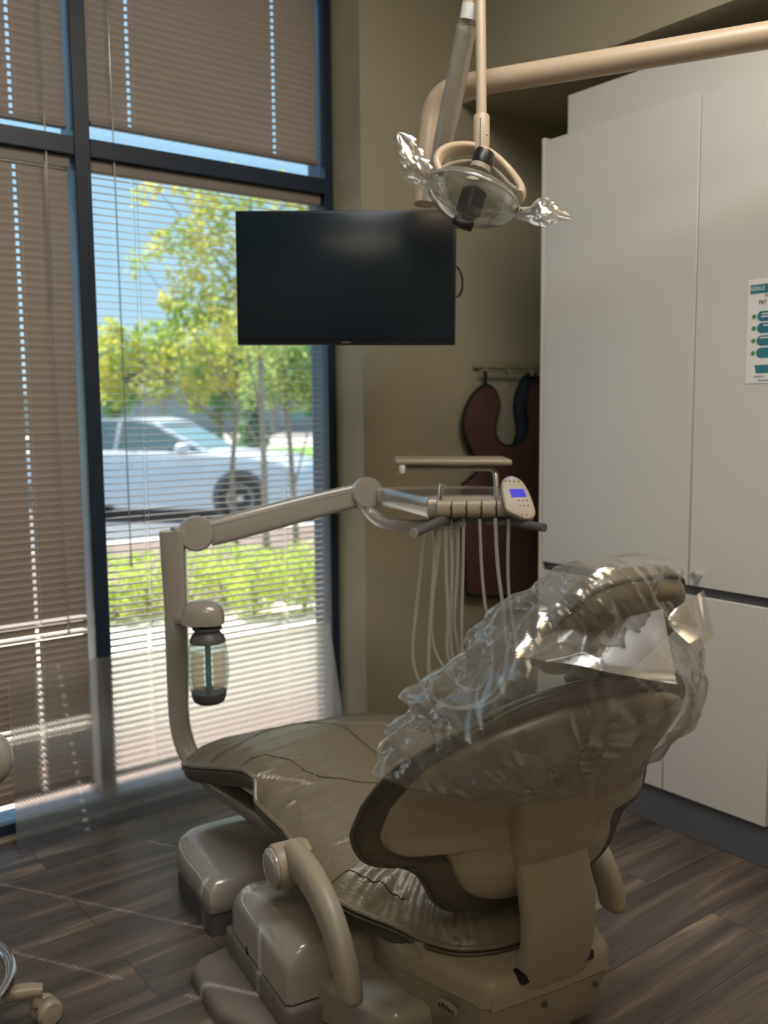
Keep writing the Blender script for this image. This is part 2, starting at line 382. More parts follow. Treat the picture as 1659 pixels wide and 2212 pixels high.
# ---- two unseen panes with open blinds, added on the left for more daylight
for n_, (x0, x1) in enumerate([(-.84, .055), (-1.78, -.885)]):
    bm = bmesh.new(); xl = x0-.045 if n_ == 0 else x0
    for a, b, c, d in ((xl, x0, 0, 2.86), (x0, x1, 1.99, 2.042), (x0, x1, 0, .045), (x0, x1, 2.82, 2.86)): 
        if b > a: box(bm, (a, WY, c), (b, WY+.11, d))
    added_win = struct('window_%d' % (n_+2), bm, M['frame'])
    obj('window_pane', B((x0, WY+.085, .045), (x1, WY+.089, 2.82)), M['glass'], added_win, smooth=False)
    bm = bmesh.new(); z = 2.80
    while z > .08:
        if not 1.98 < z < 2.06:
            vs = [bm.verts.new(p) for p in ((x0+.01, WY+.0255, z-.0005), (x1-.01, WY+.0255, z-.0005), (x1-.01, WY+.0505, z+.0013), (x0+.01, WY+.0505, z+.0013))]; bm.faces.new(vs)
        z -= .0213
    obj('slats', bm, M['slat'], added_win, smooth=False)
struct('trim_1', B((.055, WY-.03, 0), (JX-.002, WY, .012), .002, 1), pbr('threshold', (.30, .25, .2), .5))
# ---- baseboards
struct('baseboard_back', B((JX+.001, BY-.008, 0), (2.94, BY, .10), .002, 1), M['kick'])

# ---- blinds
def blind(label, x0, x1, zt, zb, tilt, cords, wand=None, odd=()):
    by = WY+.038
    t = thing('window_blind', label, 'blind', ((x0+x1)/2, by, zt), group=None)
    ox = (x0+x1)/2
    def P(x, y, z): return Vector((x-ox, y-by, z-zt))
    obj('headrail', box(bmesh.new(), P(x0, by-.016, zt-.034), P(x1, by+.016, zt), .002, 1), M['rail'], t)
    bm = bmesh.new(); z = zt-.048; k = 0; hw = .0125
    xs = [x0]
    for c in cords: xs += [c-.0055, c+.0055]
    xs += [x1-.003]; ww = [-hw, -.0058, .0058, hw]
    while z > zb+.02:
        th = math.radians(tilt if k not in odd else 22)
        jit = random.uniform(-.6, .6); th += math.radians(jit)
        cs, sn = math.cos(th), math.sin(th)
        grid = []
        for x in xs:
            col = []
            for q in ww:
                h = .0014*(1-(q/hw)**2)
                col.append(bm.verts.new(P(x, by+q*cs-h*sn, z+q*sn+h*cs)))
            grid.append(col)
        for i in range(len(xs)-1):
            for j in range(3):
                if i % 2 == 1 and j == 1: continue          # the cord slot
                bm.faces.new((grid[i][j], grid[i+1][j], grid[i+1][j+1], grid[i][j+1]))
        z -= .0213; k += 1
    obj('slats', bm, M['slat'], t)
    obj('bottom_rail', box(bmesh.new(), P(x0, by-.012, z+.004), P(x1-.003, by+.012, z+.018), .003, 1), M['rail'], t)
    for c in cords:
        bm = bmesh.new()
        for dy in (-.0135, .0135):
            tube(bm, [P(c+.009, by+dy, zt-.034), P(c+.009, by+dy, z+.01)], .0007, 4)
        obj('ladder_cord', bm, M['cord'], t)
    if wand:
        wx, wz = wand
        obj('tilt_wand', tube(bmesh.new(), [P(wx, by-.022, zt-.03), P(wx+.004, by-.03, wz)], .0028, 8), M['wand'], t)
        obj('wand_tip', tube(bmesh.new(), [P(wx+.004, by-.03, wz), P(wx+.004, by-.03, wz-.035)], .0050, 8), M['wand'], t)
    return t
CL = -74
blind('closed upper horizontal blind left of the dark mullion', .112, 1.022, 2.815, 2.046, CL, [.18, .46, .865], (.946, 1.60))
blind('closed upper horizontal blind in the large pane beside the wall', 1.088, 1.899, 2.815, 2.068, CL, [1.216, 1.727], (1.150, .80))
blind('closed full-height horizontal blind left of the dark mullion', .112, 1.020, 1.989, .075, CL, [.10+.08, .463, .865], (.945, .62), odd=(62, 64, 77, 78))
blind('open horizontal blind behind the delivery arm, trees showing through', 1.080, 1.900, 1.989, .075, 4, [1.216, 1.727], None)

# ---- cabinets
CXF = 2.288
def panel(name, y0, y1, z0, z1, parent, x=CXF):
    return obj(name, B((x, y0, z0), (x+.019, y1, z1), .0012, 1), M['cabinet'], parent)
def cab(label, y0, y1, z0, z1, seams, name='wall_cabinet', depth=.6):
    t = thing(name, label, 'cabinet', (CXF+.3, (y0+y1)/2, z0))
    t_inv = Vector((CXF+.3, (y0+y1)/2, z0))
    def L(o):
        for v in o.data.vertices: v.co -= t_inv
        return o
    L(obj('body', B((CXF+.021, y0, z0), (CXF+depth, y1, z1)), M['cabedge'], t, smooth=False))
    ds = []
    for a, b in zip(seams[:-1], seams[1:]):
        lo, hi = min(a, b), max(a, b)
        ds.append(L(panel('door', lo+.0017, hi-.0017, z0+.002, z1-.002, t)))
    return t, ds, L
ct, ds, L = cab('tall white upper cabinet with two doors and a round steel knob', -.1, 2.118, .742, 2.084, [2.112, 1.554, .85, .15], 'tall_cabinet')
kb = bmesh.new(); lathe(kb, [(.0001, 0), (.007, 0), (.006, .012), (.0085, .016), (.0125, .020), (.0125, .028), (.0105, .031), (.0001, .031)], 20, frame_mx((CXF, 1.518, .778), (0, 1, 0), z=(-1, 0, 0)))
L(obj('knob', kb, M['chrome'], ds[1])); 
L(obj('end_panel', B((CXF-.004, 2.112, .742), (CXF+.6, 2.124, 2.09), .001, 1), M['cabinet'], ct))
ct2, ds2, L = cab('white base cabinet under the tall unit, with narrow and wide doors', 1.290, 2.118, .118, .718, [2.112, 1.974, 1.625, 1.294], 'base_cabinet')
L(obj('end_panel', B((CXF-.004, 2.112, .118), (CXF+.6, 2.124, .742), .001, 1), M['cabinet'], ct2))
L(obj('gap_strip', B((CXF+.012, 1.29, .718), (CXF+.6, 2.112, .742)), M['gap'], ct2, smooth=False))
ct3, ds3, L = cab('white base cabinet cut off by the right edge of the photo', -.1, 1.284, .118, .718, [1.280, .80, .30], 'base_cabinet')
L(obj('gap_strip', B((CXF+.012, -.1, .718), (CXF+.6, 1.284, .742)), M['gap'], ct3, smooth=False))
struct('trim_2', B((2.39, -.1, 2.0845), (2.41, 2.112, 2.237), .001, 1), M['cabinet'])
struct('baseboard_right', B((CXF+.012, -1.9, 0), (CXF+.6, 2.124, .1165), .002, 1), M['kick'])
# ---- poster
px_ = CXF-.002
pt = thing('poster', 'white paper poster with teal banners taped on the cabinet door', 'poster', (px_, 1.30, 1.44))
def PO(y, z, dx=0): return Vector((-dx, y-1.30, z-1.44))
def pquad(y0, y1, z0, z1, dx): return prism(bmesh.new(), [PO(y0, z0, dx), PO(y1, z0, dx), PO(y1, z1, dx), PO(y0, z1, dx)], (-.0004, 0, 0))
obj('sheet', pquad(1.397, 1.18, 1.306, 1.574, -.001), M['paper'], pt, smooth=False)
bm = pquad(1.390, 1.184, 1.5365, 1.5590, 0); o = obj('banner', bm, M['teal'], pt, smooth=False)
def pill(y, z, h, y1):
    pts = [PO(y1, z-h), PO(y1, z+h)]
    for i in range(13):
        a = PI*i/12; pts.append(PO(y-h+h*math.sin(a), z+h*math.cos(a)))
    return prism(bmesh.new(), pts, (-.0004, 0, 0))
for z in (1.4776, 1.4475, 1.4155, 1.3840):
    obj('banner', pill(1.3685, z, .0128, 1.19), M['teal'], pt, smooth=False)
    bb = bmesh.new(); lathe(bb, [(.0001, 0), (.0060, 0), (.0060, .0004), (.0001, .0004)], 16, frame_mx(PO(1.3775, z), (0, 1, 0), z=(-1, 0, 0)))
    obj('green_dot', bb, M['greenp'], pt, smooth=False)
obj('banner', prism(bmesh.new(), [PO(1.372, 1.3530), PO(1.367, 1.3323), PO(1.19, 1.3323), PO(1.19, 1.3530)], (-.0004, 0, 0)), M['teal'], pt, smooth=False)
def ptext(s, y, z, size, mat, sx=.72): text_mesh('lettering', s, size, frame_mx(PO(y, z, .0012), (0, -1, 0), z=(-1, 0, 0)) @ Matrix.Diagonal((sx, 1, 1, 1)), mat, pt, .0002)
ptext('NEIBAUE', 1.3895, 1.5480, .0165, M['white'], .62)
ptext('W', 1.3490, 1.5290, .012, M['ink'])
ptext('PAT', 1.3650, 1.5130, .0150, M['ink'], .85)
ptext('CONTACT', 1.3725, 1.3230, .0065, M['teal'], .9)
obj('text_line', pquad(1.3605, 1.25, 1.3125, 1.3145, 0), M['teal'], pt, smooth=False)
for z_, y_ in ((1.4835, 1.3555), (1.4765, 1.358), (1.4540, 1.3505), (1.4225, 1.3595)):
    obj('text_line', pquad(y_, 1.25, z_-.0018, z_+.0018, .0005), M['white'], pt, smooth=False)

# ---- lead aprons on the back wall
AY = BY-.03
def ap(px): return pl(px[0], px[1], 1, AY)
def flatpoly(name, pts, mat, th, parent, dy=0, bulge=.012):
    """a padded flat shape in an XZ plane, softly domed"""
    from mathutils.geometry import tessellate_polygon
    t = bmesh.new(); vs = [t.verts.new(p) for p in pts]
    for tri in tessellate_polygon([[Vector((p.x, p.z, 0)) for p in pts]]):
        try: t.faces.new([vs[i] for i in tri])
        except ValueError: pass
    for _ in range(3): bmesh.ops.subdivide_edges(t, edges=[e for e in t.edges if e.calc_length() > .05], cuts=1)
    bmesh.ops.triangulate(t, faces=t.faces[:])
    for v in t.verts:
        n_ = noise.noise(Vector((v.co.x*5, 0, v.co.z*3)))
        v.co.y += dy-n_*bulge
    r = bmesh.ops.extrude_face_region(t, geom=t.faces[:])
    for v in [g for g in r['geom'] if isinstance(g, bmesh.types.BMVert)]: v.co.y -= th
    return obj(name, t, mat, parent)
def edge_tube(name, pts, r, mat, parent, dy=0):
    q = []
    for p in pts:
        n_ = noise.noise(Vector((p.x*5, 0, p.z*3)))
        q.append(p+Vector((0, dy-n_*.012-.004, 0)))
    return obj(name, tube(bmesh.new(), q, r, 8, closed=True), mat, parent)
apo = ap((1085, 1270))
hl = thing('lead_apron', 'brown x-ray apron with black binding hanging on the wall rack', 'apron', apo)
pxs = [(1044, 832), (1022, 845), (1005, 872), (997, 903), (999, 930), (1009, 958), (1022, 985), (1030, 1005), (1024, 1022), (1005, 1040), (992, 1056),
       (994, 1110), (1000, 1200), (1003, 1268), (1012, 1284), (1080, 1286), (1150, 1270), (1230, 1250), (1300, 1240), (1300, 1040), (1230, 960), (1250, 880), (1222, 835), (1185, 815), (1150, 822),
       (1136, 850), (1132, 885), (1136, 915), (1130, 945), (1112, 960), (1085, 962), (1068, 945), (1064, 920), (1070, 895), (1074, 872), (1064, 845)]
pts = smoothpath([ap(p) for p in pxs], 4, True)
for p in pts: p -= apo
flatpoly('panel', pts, M['apron'], .012, hl); edge_tube('binding', pts, .0062, M['trim'], hl, -.004)
for cx_ in (1044, 1152):
    a, b = ap((cx_, 802))-apo, ap((cx_, 836))-apo
    obj('strap', tube(bmesh.new(), [a+Vector((0, -.012, 0)), b+Vector((0, -.010, 0))], .008, 8, ry=.003, up=(0, 1, 0)), M['trim'], hl)
hb = thing('lead_apron', 'slate blue apron hanging behind the brown apron, next to the cabinet', 'apron', apo)
pxs = [(1150, 815), (1132, 822), (1120, 850), (1116, 880), (1120, 910), (1122, 935), (1116, 955), (1100, 990), (1060, 1080), (1050, 1200), (1060, 1240), (1240, 1230), (1240, 860)]
pts = smoothpath([ap(p) for p in pxs], 4, True)
for p in pts: p -= apo
flatpoly('panel', pts, M['apron_blue'], .006, hb, dy=.020, bulge=.006); 
obj('binding', tube(bmesh.new(), [p+Vector((0, .013, 0)) for p in pts], .0055, 8, closed=True), M['trim'], hb)
a, b = ap((1146, 800))-apo, ap((1146, 826))-apo
obj('strap', tube(bmesh.new(), [a+Vector((0, .014, 0)), b+Vector((0, .014, 0))], .007, 8, ry=.003, up=(0, 1, 0)), M['trim'], hb)
ra, rb = pl(1034, 790, 1, BY-.02), pl(1150, 790, 1, BY-.02)
rk = thing('hook_rack', 'cream wall rack the x-ray aprons hang from', 'rack', (ra+rb)/2)
c0 = (ra+rb)/2
obj('board', B((-.16, .004, -.012), (.28, .02, .018), .003), M['hookrail'], rk)
obj('rod', tube(bmesh.new(), [Vector((-.15, -.012, -.022)), Vector((.27, -.012, -.022))], .005, 8), M['hookrail'], rk)
for x in (-.12, .0, .12, .24):
    obj('hook', tube(bmesh.new(), smoothpath([Vector((x, .006, -.005)), Vector((x, -.010, -.012)), Vector((x, -.028, -.030)), Vector((x, -.034, -.016))], 4), .003, 6), M['hookrail'], rk)

# ---- television on its arm
tl_, tr_, br_, bl_ = dep(503, 455, 2.62), dep(985, 452, 2.60), dep(985, 745, 2.645), dep(517, 745, 2.665)
ctr = (tl_+tr_+br_+bl_)/4
ex = ((tr_+br_)-(tl_+bl_)).normalized(); ez = ((tl_+tr_)-(bl_+br_)); ez = (ez-ex*ez.dot(ex)).normalized(); ey = ez.cross(ex)
W_, H_ = ((tr_-tl_).length+(br_-bl_).length)/4, ((tl_-bl_).length+(tr_-br_).length)/4
tv = thing('television', 'black flat television on a wall arm in front of the window corner', 'television', ctr)
TM = Matrix((ex, ey, ez)).transposed().to_4x4()
def TB(a, b, bev=0): t = B(a, b, bev); bmesh.ops.transform(t, matrix=TM, verts=t.verts); return t
obj('housing', TB((-W_, .002, -H_), (W_, .028, H_), .003), M['bezel'], tv)
obj('back_cover', TB((-W_*.6, .028, -H_*.75), (W_*.6, .055, H_*.45), .01), M['black'], tv)
obj('screen', TB((-W_+.009, -.001, -H_+.016), (W_-.009, .003, H_-.009), .0005), M['screen'], tv)
obj('brand_mark', TB((-.012, -.0005, -H_+.005), (.012, .003, -H_+.009)), M['plastic_dark'], tv, smooth=False)
arm = bmesh.new(); back = TM @ Vector((.10, .055, 0)); wallp = Vector((2.12, BY-.005, 1.62))-ctr
mid = (back+wallp)/2+Vector((.10, -.02, 0))
tube(arm, [back, mid, wallp], .014, 8, ry=.022); obj('wall_arm', arm, M['black'], tv)
obj('wall_plate', B(wallp+Vector((-.05, -.008, -.10)), wallp+Vector((.05, .004, .10)), .002), M['black'], tv)
cpx = [(975, 572, 2.70), (990, 580, 2.66), (998, 600, 2.66), (998, 625, 2.66), (990, 640, 2.68), (978, 640, 2.72)]
obj('power_cable', tube(bmesh.new(), smoothpath([dep(*p)-ctr for p in cpx], 6), .003, 8), M['black'], tv)

# ---- ribbed plastic sheet leaning on the window
q = [pl(38, 1836, 2, .002), None, None, pl(17, 1452, 1, 2.755)]
y_b = q[0].y
q[1] = Vector((pl(752, 1600, 1, y_b+.01).x, y_b+.005, .002)); q[2] = pl(712, 1345, 1, 2.755)
c0 = q[0].copy()
sh = bmesh.new(); prism(sh, [p-c0 for p in q], (0, .003, 0))
o = obj('plastic_sheet', sh, M['sheet'], smooth=False); o.location = c0
tag(o, 'clear ribbed plastic sheet standing on the floor against the window', 'plastic sheet')

# ---- unseen ceiling lamps: warm one read off its glow, two added as fill
def unseen_ceiling_lamp(x, y, sx, sy, watts, col, label):
    t = thing('unseen_ceiling_light', label, 'lamp', (x, y, 3.0))
    fb = bmesh.new(); box(fb, (-sx/2-.03, -sy/2-.03, -.03), (sx/2+.03, -sy/2, 0)); box(fb, (-sx/2-.03, sy/2, -.03), (sx/2+.03, sy/2+.03, 0))
    box(fb, (-sx/2-.03, -sy/2, -.03), (-sx/2, sy/2, 0)); box(fb, (sx/2, -sy/2, -.03), (sx/2+.03, sy/2, 0))
    obj('frame', fb, M['white'], t, smooth=False)
    obj('diffuser', B((-sx/2, -sy/2, -.012), (sx/2, sy/2, -.004)), M['lamp'], t, smooth=False)
    l = bpy.data.lights.new('lamp', 'AREA'); l.shape = 'RECTANGLE'; l.size = sx; l.size_y = sy; l.energy = watts; l.color = col
    lo = bpy.data.objects.new('lamp_light', l); COL.objects.link(lo); lo.parent = t; lo.location = (0, 0, -.03)
unseen_ceiling_lamp(1.45, .30, .9, .6, LAMP_WARM, (1, .70, .42), 'warm rectangular ceiling light between the viewer and the cabinets')
unseen_ceiling_lamp(-.6, -.6, 1.2, 1.2, FILL_SOFT, (1, .90, .76), 'large square fill light added unseen behind the viewer')
unseen_ceiling_lamp(.95, .85, 1.2, .6, FILL_COOL, (.86, .94, 1), 'long neutral fill panel added unseen above the dental chair')

# ================================================================ DENTAL CHAIR (local axes: x right, y to the foot, z up)
chair = thing('dental_chair', 'beige dental chair with taupe leather upholstery, reclined, on a grey base', 'chair', CO, -CA)
V = Vector
def cushion(outline, axis, surf, top, bot, parent, name, mat, gather=None):
    """outline: closed 2D list; axis(p)->2D inner point; surf(a,b,h)->3D; top/bot: [(f,h)] rings from hem inwards"""
    n = len(outline); bm = bmesh.new()
    ax = [axis(p) for p in outline]
    arc = [0]
    for i in range(1, n): arc.append(arc[-1]+(V(outline[i])-V(outline[i-1])).length)
    def ring(f, h, sgn):
        r = []
        for i, p in enumerate(outline):
            a = p[0]+(ax[i][0]-p[0])*f; b = p[1]+(ax[i][1]-p[1])*f
            g = gather(arc[i], f, a, b)*sgn if (gather and sgn > 0) else 0
            r.append(surf(a, b, h+g))
        return r
    rings = [ring(f, h, 1) for f, h in reversed(top)]+[ring(f, h, -1) for f, h in bot]
    loft(bm, rings, cap=False)
    bmesh.ops.remove_doubles(bm, verts=bm.verts, dist=.0008)
    return obj(name, bm, mat, parent, angle=60)
def gath(amp, k1=.027, reach=.28):
    def g(arc, f, a, b):
        fall = math.exp(-((f-.10)/reach)**2)*min(1, f/.05)
        n1 = noise.noise(V((arc/k1, 0, f*1.1)))
        n2 = noise.noise(V((arc/(k1*2.7)+9, 3, f*1.5)))
        n3 = noise.noise(V((a*7, b*7, 5)))
        r = -(abs(n1)**.6)*.9-(abs(n2)**.7)*.7
        return amp*(fall*r + .30*n3)
    return g
# ---- seat and leg rest
half = [(0, 1.145), (.12, 1.143), (.21, 1.128), (.285, 1.10), (.325, 1.055), (.335, .99), (.328, .90), (.312, .80), (.296, .70), (.288, .64), (.290, .60), (.302, .565), (.303, .50), (.300, .40), (.300, .30), (.302, .22), (.296, .175), (.270, .145), (.235, .118), (.200, .075), (.175, .03), (.140, -.015), (.08, -.042), (0, -.050)]
out_ = half + [(-a, b) for a, b in reversed(half[1:-1])]
oseat = [tuple(p[:2]) for p in smoothpath([(a, b, 0) for a, b in out_], 9, True)]
HZ = [(-.06, .268), (.05, .270), (.12, .288), (.17, .318), (.26, .338), (.41, .362), (.565, .366), (.605, .404), (.68, .400), (.80, .368), (1.0, .312), (1.15, .268)]
def lut(T_, x):
    if x <= T_[0][0]: return T_[0][1]
    for (a, b), (c, d) in zip(T_[:-1], T_[1:]):
        if x <= c: return b+(d-b)*(x-a)/(c-a)
    return T_[-1][1]
HT = [(-.06, .300), (.05, .335), (.12, .362), (.20, .385), (.35, .405), (.55, .425), (.70, .440), (.80, .425), (1.0, .372), (1.15, .330)]
def seat_surf(a, b, h):
    # h runs 0..1 from the hem up to the crown, below 0 it is a plain drop
    z0 = lut(HZ, b)
    if h <= 0: return V((a, b, z0+h))
    k = h/.066; return V((a, b, z0+(lut(HT, b)-z0)*min(k, 1)+(h-.066*min(k, 1))))
def seat_axis(p): return (0, min(max(p[1], .22), .90))
top = [(0, 0), (.02, .012), (.05, .026), (.09, .038), (.14, .047), (.20, .053), (.27, .057), (.35, .060), (.45, .063), (.56, .065), (.68, .066), (.82, .066), (1, .066)]
bot = [(0, -.001), (.004, -.018), (.010, -.034), (.05, -.050), (.16, -.052), (.4, -.056), (1, -.056)]
cushion(oseat, seat_axis, seat_surf, top, [(.01, -.002)], chair, 'seat_cushion', M['leather'], gath(.021, .026, .36))
cushion(oseat, seat_axis, seat_surf, [(0, -.0012)], bot[1:], chair, 'cushion_underside', M['leather_dark'])
def hem(name, outline, surf, h, f, axis, r, mat, parent, off=0):
    pts = []
    for p in outline:
        a_ = axis(p); pts.append(surf(p[0]+(a_[0]-p[0])*f, p[1]+(a_[1]-p[1])*f, h)+V((0, off, 0)))
    return obj(name, tube(bmesh.new(), pts, r, 8, closed=True), mat, parent)
hem('piping', oseat, seat_surf, -.001, -.004, seat_axis, .0055, M['leather'], chair)
hem('piping', oseat, seat_surf, -.012, -.006, seat_axis, .0040, M['leather_dark'], chair)
def seam(name, pts2, surf, hf, mat, parent, r=.0013):
    pts = [surf(p.x, p.y, hf(p.x, p.y)) for p in smoothpath([V((a, b, 0)) for a, b in pts2], 10)]
    return obj(name, tube(bmesh.new(), pts, r, 6), mat, parent)
from mathutils.bvhtree import BVHTree
def drape(o, pts, direction=(0, 0, -1), start=.3, off=.0006):
    vs = [v.co.copy() for v in o.data.vertices]; ps = [tuple(p.vertices) for p in o.data.polygons]
    t = BVHTree.FromPolygons(vs, ps); d = V(direction).normalized(); r = []
    for p in pts:
        h_ = t.ray_cast(V(p)-d*start, d)
        if h_[0] is not None: r.append(h_[0]-d*off)
    return r
seat_o = [c for c in chair.children if c.name.startswith('seat_cushion')][0]
def seat_seam(pts2):
    pts = drape(seat_o, [V((a, b, .4)) for a, b in [(p.x, p.y) for p in smoothpath([V((a, b, 0)) for a, b in pts2], 8)]])
    if len(pts) > 2: obj('seam', tube(bmesh.new(), pts, .0013, 6), M['stitch'], chair)
seat_seam([(-.30, .70), (-.25, .69), (-.20, .62), (-.17, .52), (-.10, .44), (0, .40), (.10, .44), (.17, .52), (.2, .62), (.25, .69), (.3, .7)])
seat_seam([(-.315, .20), (-.27, .19), (-.22, .15), (-.18, .10)])
seat_seam([(-.31, .86), (-.22, .88), (-.12, .95), (0, .98), (.12, .95), (.22, .88), (.31, .86)])
seat_seam([(0, .98), (0, .42)])
# underside pan
pan = [(a*.86, .07+(b-.07)*.93) for a, b in oseat[::4]]
bm = bmesh.new()
loft(bm, [[V((a*k, .45+(b-.45)*k, lut(HZ, .45+(b-.45)*k)-d+.02)) for a, b in pan] for k, d in ((.96, .050), (.92, .075), (.75, .095), (.45, .11), (.15, .115))])
obj('seat_pan', bm, M['plastic_dark'], chair)

# ---- backrest: outline in (t, z), depth s from the rim curve
bh = [(0, .322), (.08, .327), (.15, .345), (.19, .375), (.212, .41), (.232, .442), (.262, .458), (.30, .464), (.325, .482), (.338, .520), (.330, .58), (.316, .65), (.285, .70), (.235, .745), (.172, .785), (.09, .803), (0, .808)]
oback = [tuple(p[:2]) for p in smoothpath([(a, b, 0) for a, b in (bh+[(-a, b) for a, b in reversed(bh[1:-1])])], 8, True)]
RIM = [(.30, -.022), (.345, -.006), (.40, -.008), (.46, .004), (.52, .008), (.58, -.02), (.66, -.083), (.75, -.162), (.785, -.18), (.82, -.19)]
def rim(z):
    for (a, b), (c, d) in zip(RIM[:-1], RIM[1:]):
        if z <= c:
            k = max(0, (z-a)/(c-a)); return b+(d-b)*k
    return RIM[-1][1]
def bowl(t, z):                      # how far the middle lies behind the rim
    k = max(0, 1-(t/.33)**2)
    return .055*k*min(1, max(0, (z-.32)/.12))
def back_surf(a, b, h): return V((a, rim(b)-bowl(a, b)+h, b))
def back_axis(p): return (0, min(max(p[1], .44), .70))
btop = [(0, 0), (.02, .012), (.05, .026), (.10, .038), (.17, .048), (.27, .054), (.4, .058), (.6, .06), (1, .06)]
bbot = [(.008, -.004), (.03, -.010), (.08, -.016), (.2, -.018), (.5, -.018), (1, -.018)]
backc = cushion(oback, back_axis, back_surf, btop, bbot, chair, 'back_cushion', M['leather_dark'], gath(.008, .03))
hem('piping', oback, back_surf, .002, -.006, back_axis, .0050, M['leather_dark'], chair)
hem('piping', oback, back_surf, -.008, .022, back_axis, .0030, M['leather_dark'], chair)
# rear shell (plastic) inside the cushion outline
sh_ = [(0, .358), (.06, .360), (.11, .373), (.150, .398), (.172, .43), (.184, .464), (.210, .487), (.243, .489), (.278, .488), (.298, .510), (.300, .55), (.290, .61), (.272, .67), (.235, .715), (.18, .750), (.10, .772), (0, .778)]
osh = [tuple(p[:2]) for p in smoothpath([(a, b, 0) for a, b in (sh_+[(-a, b) for a, b in reversed(sh_[1:-1])])], 6, True)]
cushion(osh, back_axis, lambda a, b, h: back_surf(a, b, -h), [(0, .014), (.012, .026), (.04, .034), (.12, .040), (.3, .046), (.6, .050), (1, .050)], [(.01, .012), (.1, .010), (1, .010)], chair, 'back_shell', M['plastic'])
# central rib and the curved support column
def colring(t0, s0, z0, w, th, nrm):
    nrm = V((0,)+nrm).normalized(); sd_ = V((1, 0, 0)); r = []
    for j in range(24):
        an = 2*PI*j/24; c, s = math.cos(an), math.sin(an)
        r.append(V((t0, s0, z0))+sd_*math.copysign(abs(c)**.38, c)*w+nrm*math.copysign(abs(s)**.45, s)*th)
    return r
bm = bmesh.new()
loft(bm, [colring(.005, -.092, .455, .082, .030, (-1, -.15)), colring(.005, -.104, .50, .086, .032, (-1, -.1)), colring(.004, -.104, .56, .084, .028, (-1, .35)), colring(.003, -.125, .63, .078, .026, (-1, .7)), colring(.002, -.160, .69, .066, .022, (-1, .8)), colring(0, -.19, .735, .05, .015, (-1, .8))])
obj('back_rib', bm, M['plastic'], chair)
bm = bmesh.new(); rr = []
for k in range(15):
    u_ = k/14; z_ = .215+u_*.255
    s_ = -.085-.040*math.sin(PI*(.10+.85*u_)); nz = .45*math.cos(PI*u_)
    rr.append(colring(.006-.004*u_, s_, z_, .074+.004*u_, .024-.003*u_, (-1, -nz)))
loft(bm, rr); obj('support_column', bm, M['plastic'], chair)

# ---- rear housing with the slot the column sits in
bm = bmesh.new()
def hring(z, g, hw=.0):
    pts_ = [(-.150-g, -.075), (-.143-g*.8, -.100-g*.6), (-.120-g*.4, -.116-g), (0, -.119-g), (.120+g*.4, -.116-g), (.143+g*.8, -.100-g*.6), (.152+g, -.075), (.190+g, .02), (.205+g, .07), (.205+g, .16), (.19, .20+g), (0, .21+g), (-.19, .20+g), (-.205-g, .16), (-.205-g, .07), (-.186-g, .02)]
    return [V((a, b, z)) for a, b in pts_]
loft(bm, [hring(.2, .004), hring(.226, .004), hring(.238, .0), hring(.247, -.007), hring(.252, -.018)])
hs = obj('rear_housing', bm, M['plastic'], chair, angle=50)
bm = bmesh.new(); loft(bm, [hring(.095, -.030), hring(.105, -.020), hring(.150, -.010), hring(.198, .003)])
hl_ = obj('lower_housing', bm, M['plastic'], chair, angle=50)
obj('column_slot', B((-.078, -.127, .236), (.089, -.098, .2532), .003), M['black'], chair)
bm = bmesh.new(); prism(bm, [V((-.135, -.121, .2)), V((.135, -.121, .2)), V((.112, -.108, .249)), V((-.112, -.108, .249))], (0, .006, 0), .002); obj('rear_lip', bm, M['plastic'], chair)
for a in (-.02, .10):
    bm = bmesh.new(); lathe(bm, [(.0001, 0), (.006, 0), (.006, .004), (.0001, .004)], 12, frame_mx(V((a, -.117, .178)), (1, 0, 0), z=(0, -1, 0))); obj('screw', bm, M['plastic_dark'], chair)
obj('pedestal', box(bmesh.new(), (-.13, -.075, .03), (.085, .14, .165), .012), M['plastic'], chair)
# emblem on the side of the housing
bm = bmesh.new(); EM = frame_mx(V((-.1790, -.040, .178)), (.30, -1, -.03), z=(-1, -.30, -.07))
lathe(bm, [(.0001, -.003), (.0235, -.003), (.0235, .0008), (.0215, .0016), (.0001, .0016)], 32, EM @ Matrix.Diagonal((1, .56, 1, 1)))
em = obj('emblem', bm, M['badge'], chair); 
text_mesh('lettering', 'a', .017, EM @ Matrix.Translation((-.0195, .001, .0018)), M['navy'], em, .0004)
text_mesh('lettering', 'dec', .017, EM @ Matrix.Translation((-.0055, .001, .0018)), M['navy'], em, .0004)
bm = bmesh.new()
prism(bm, [EM @ V(p) for p in [(-.0105, .0068, .0018), (-.0040, .0068, .0018), (-.0082, -.0035, .0018)]], EM.to_3x3() @ V((0, 0, .0005))); obj('lettering', bm, M['navy'], em, smooth=False)
# side link cover
sc_ = [onT(*p, -.192) for p in [(905, 2040), (909, 2075), (905, 2100), (892, 2130), (873, 2158), (820, 2105), (755, 2020), (722, 1962), (690, 1905), (750, 1925), (840, 1985)]]
bm = bmesh.new(); prism(bm, [V((p.x, p.y, p.z)) for p in sc_], (.02, 0, 0), .003); obj('link_cover', bm, M['plastic'], chair)
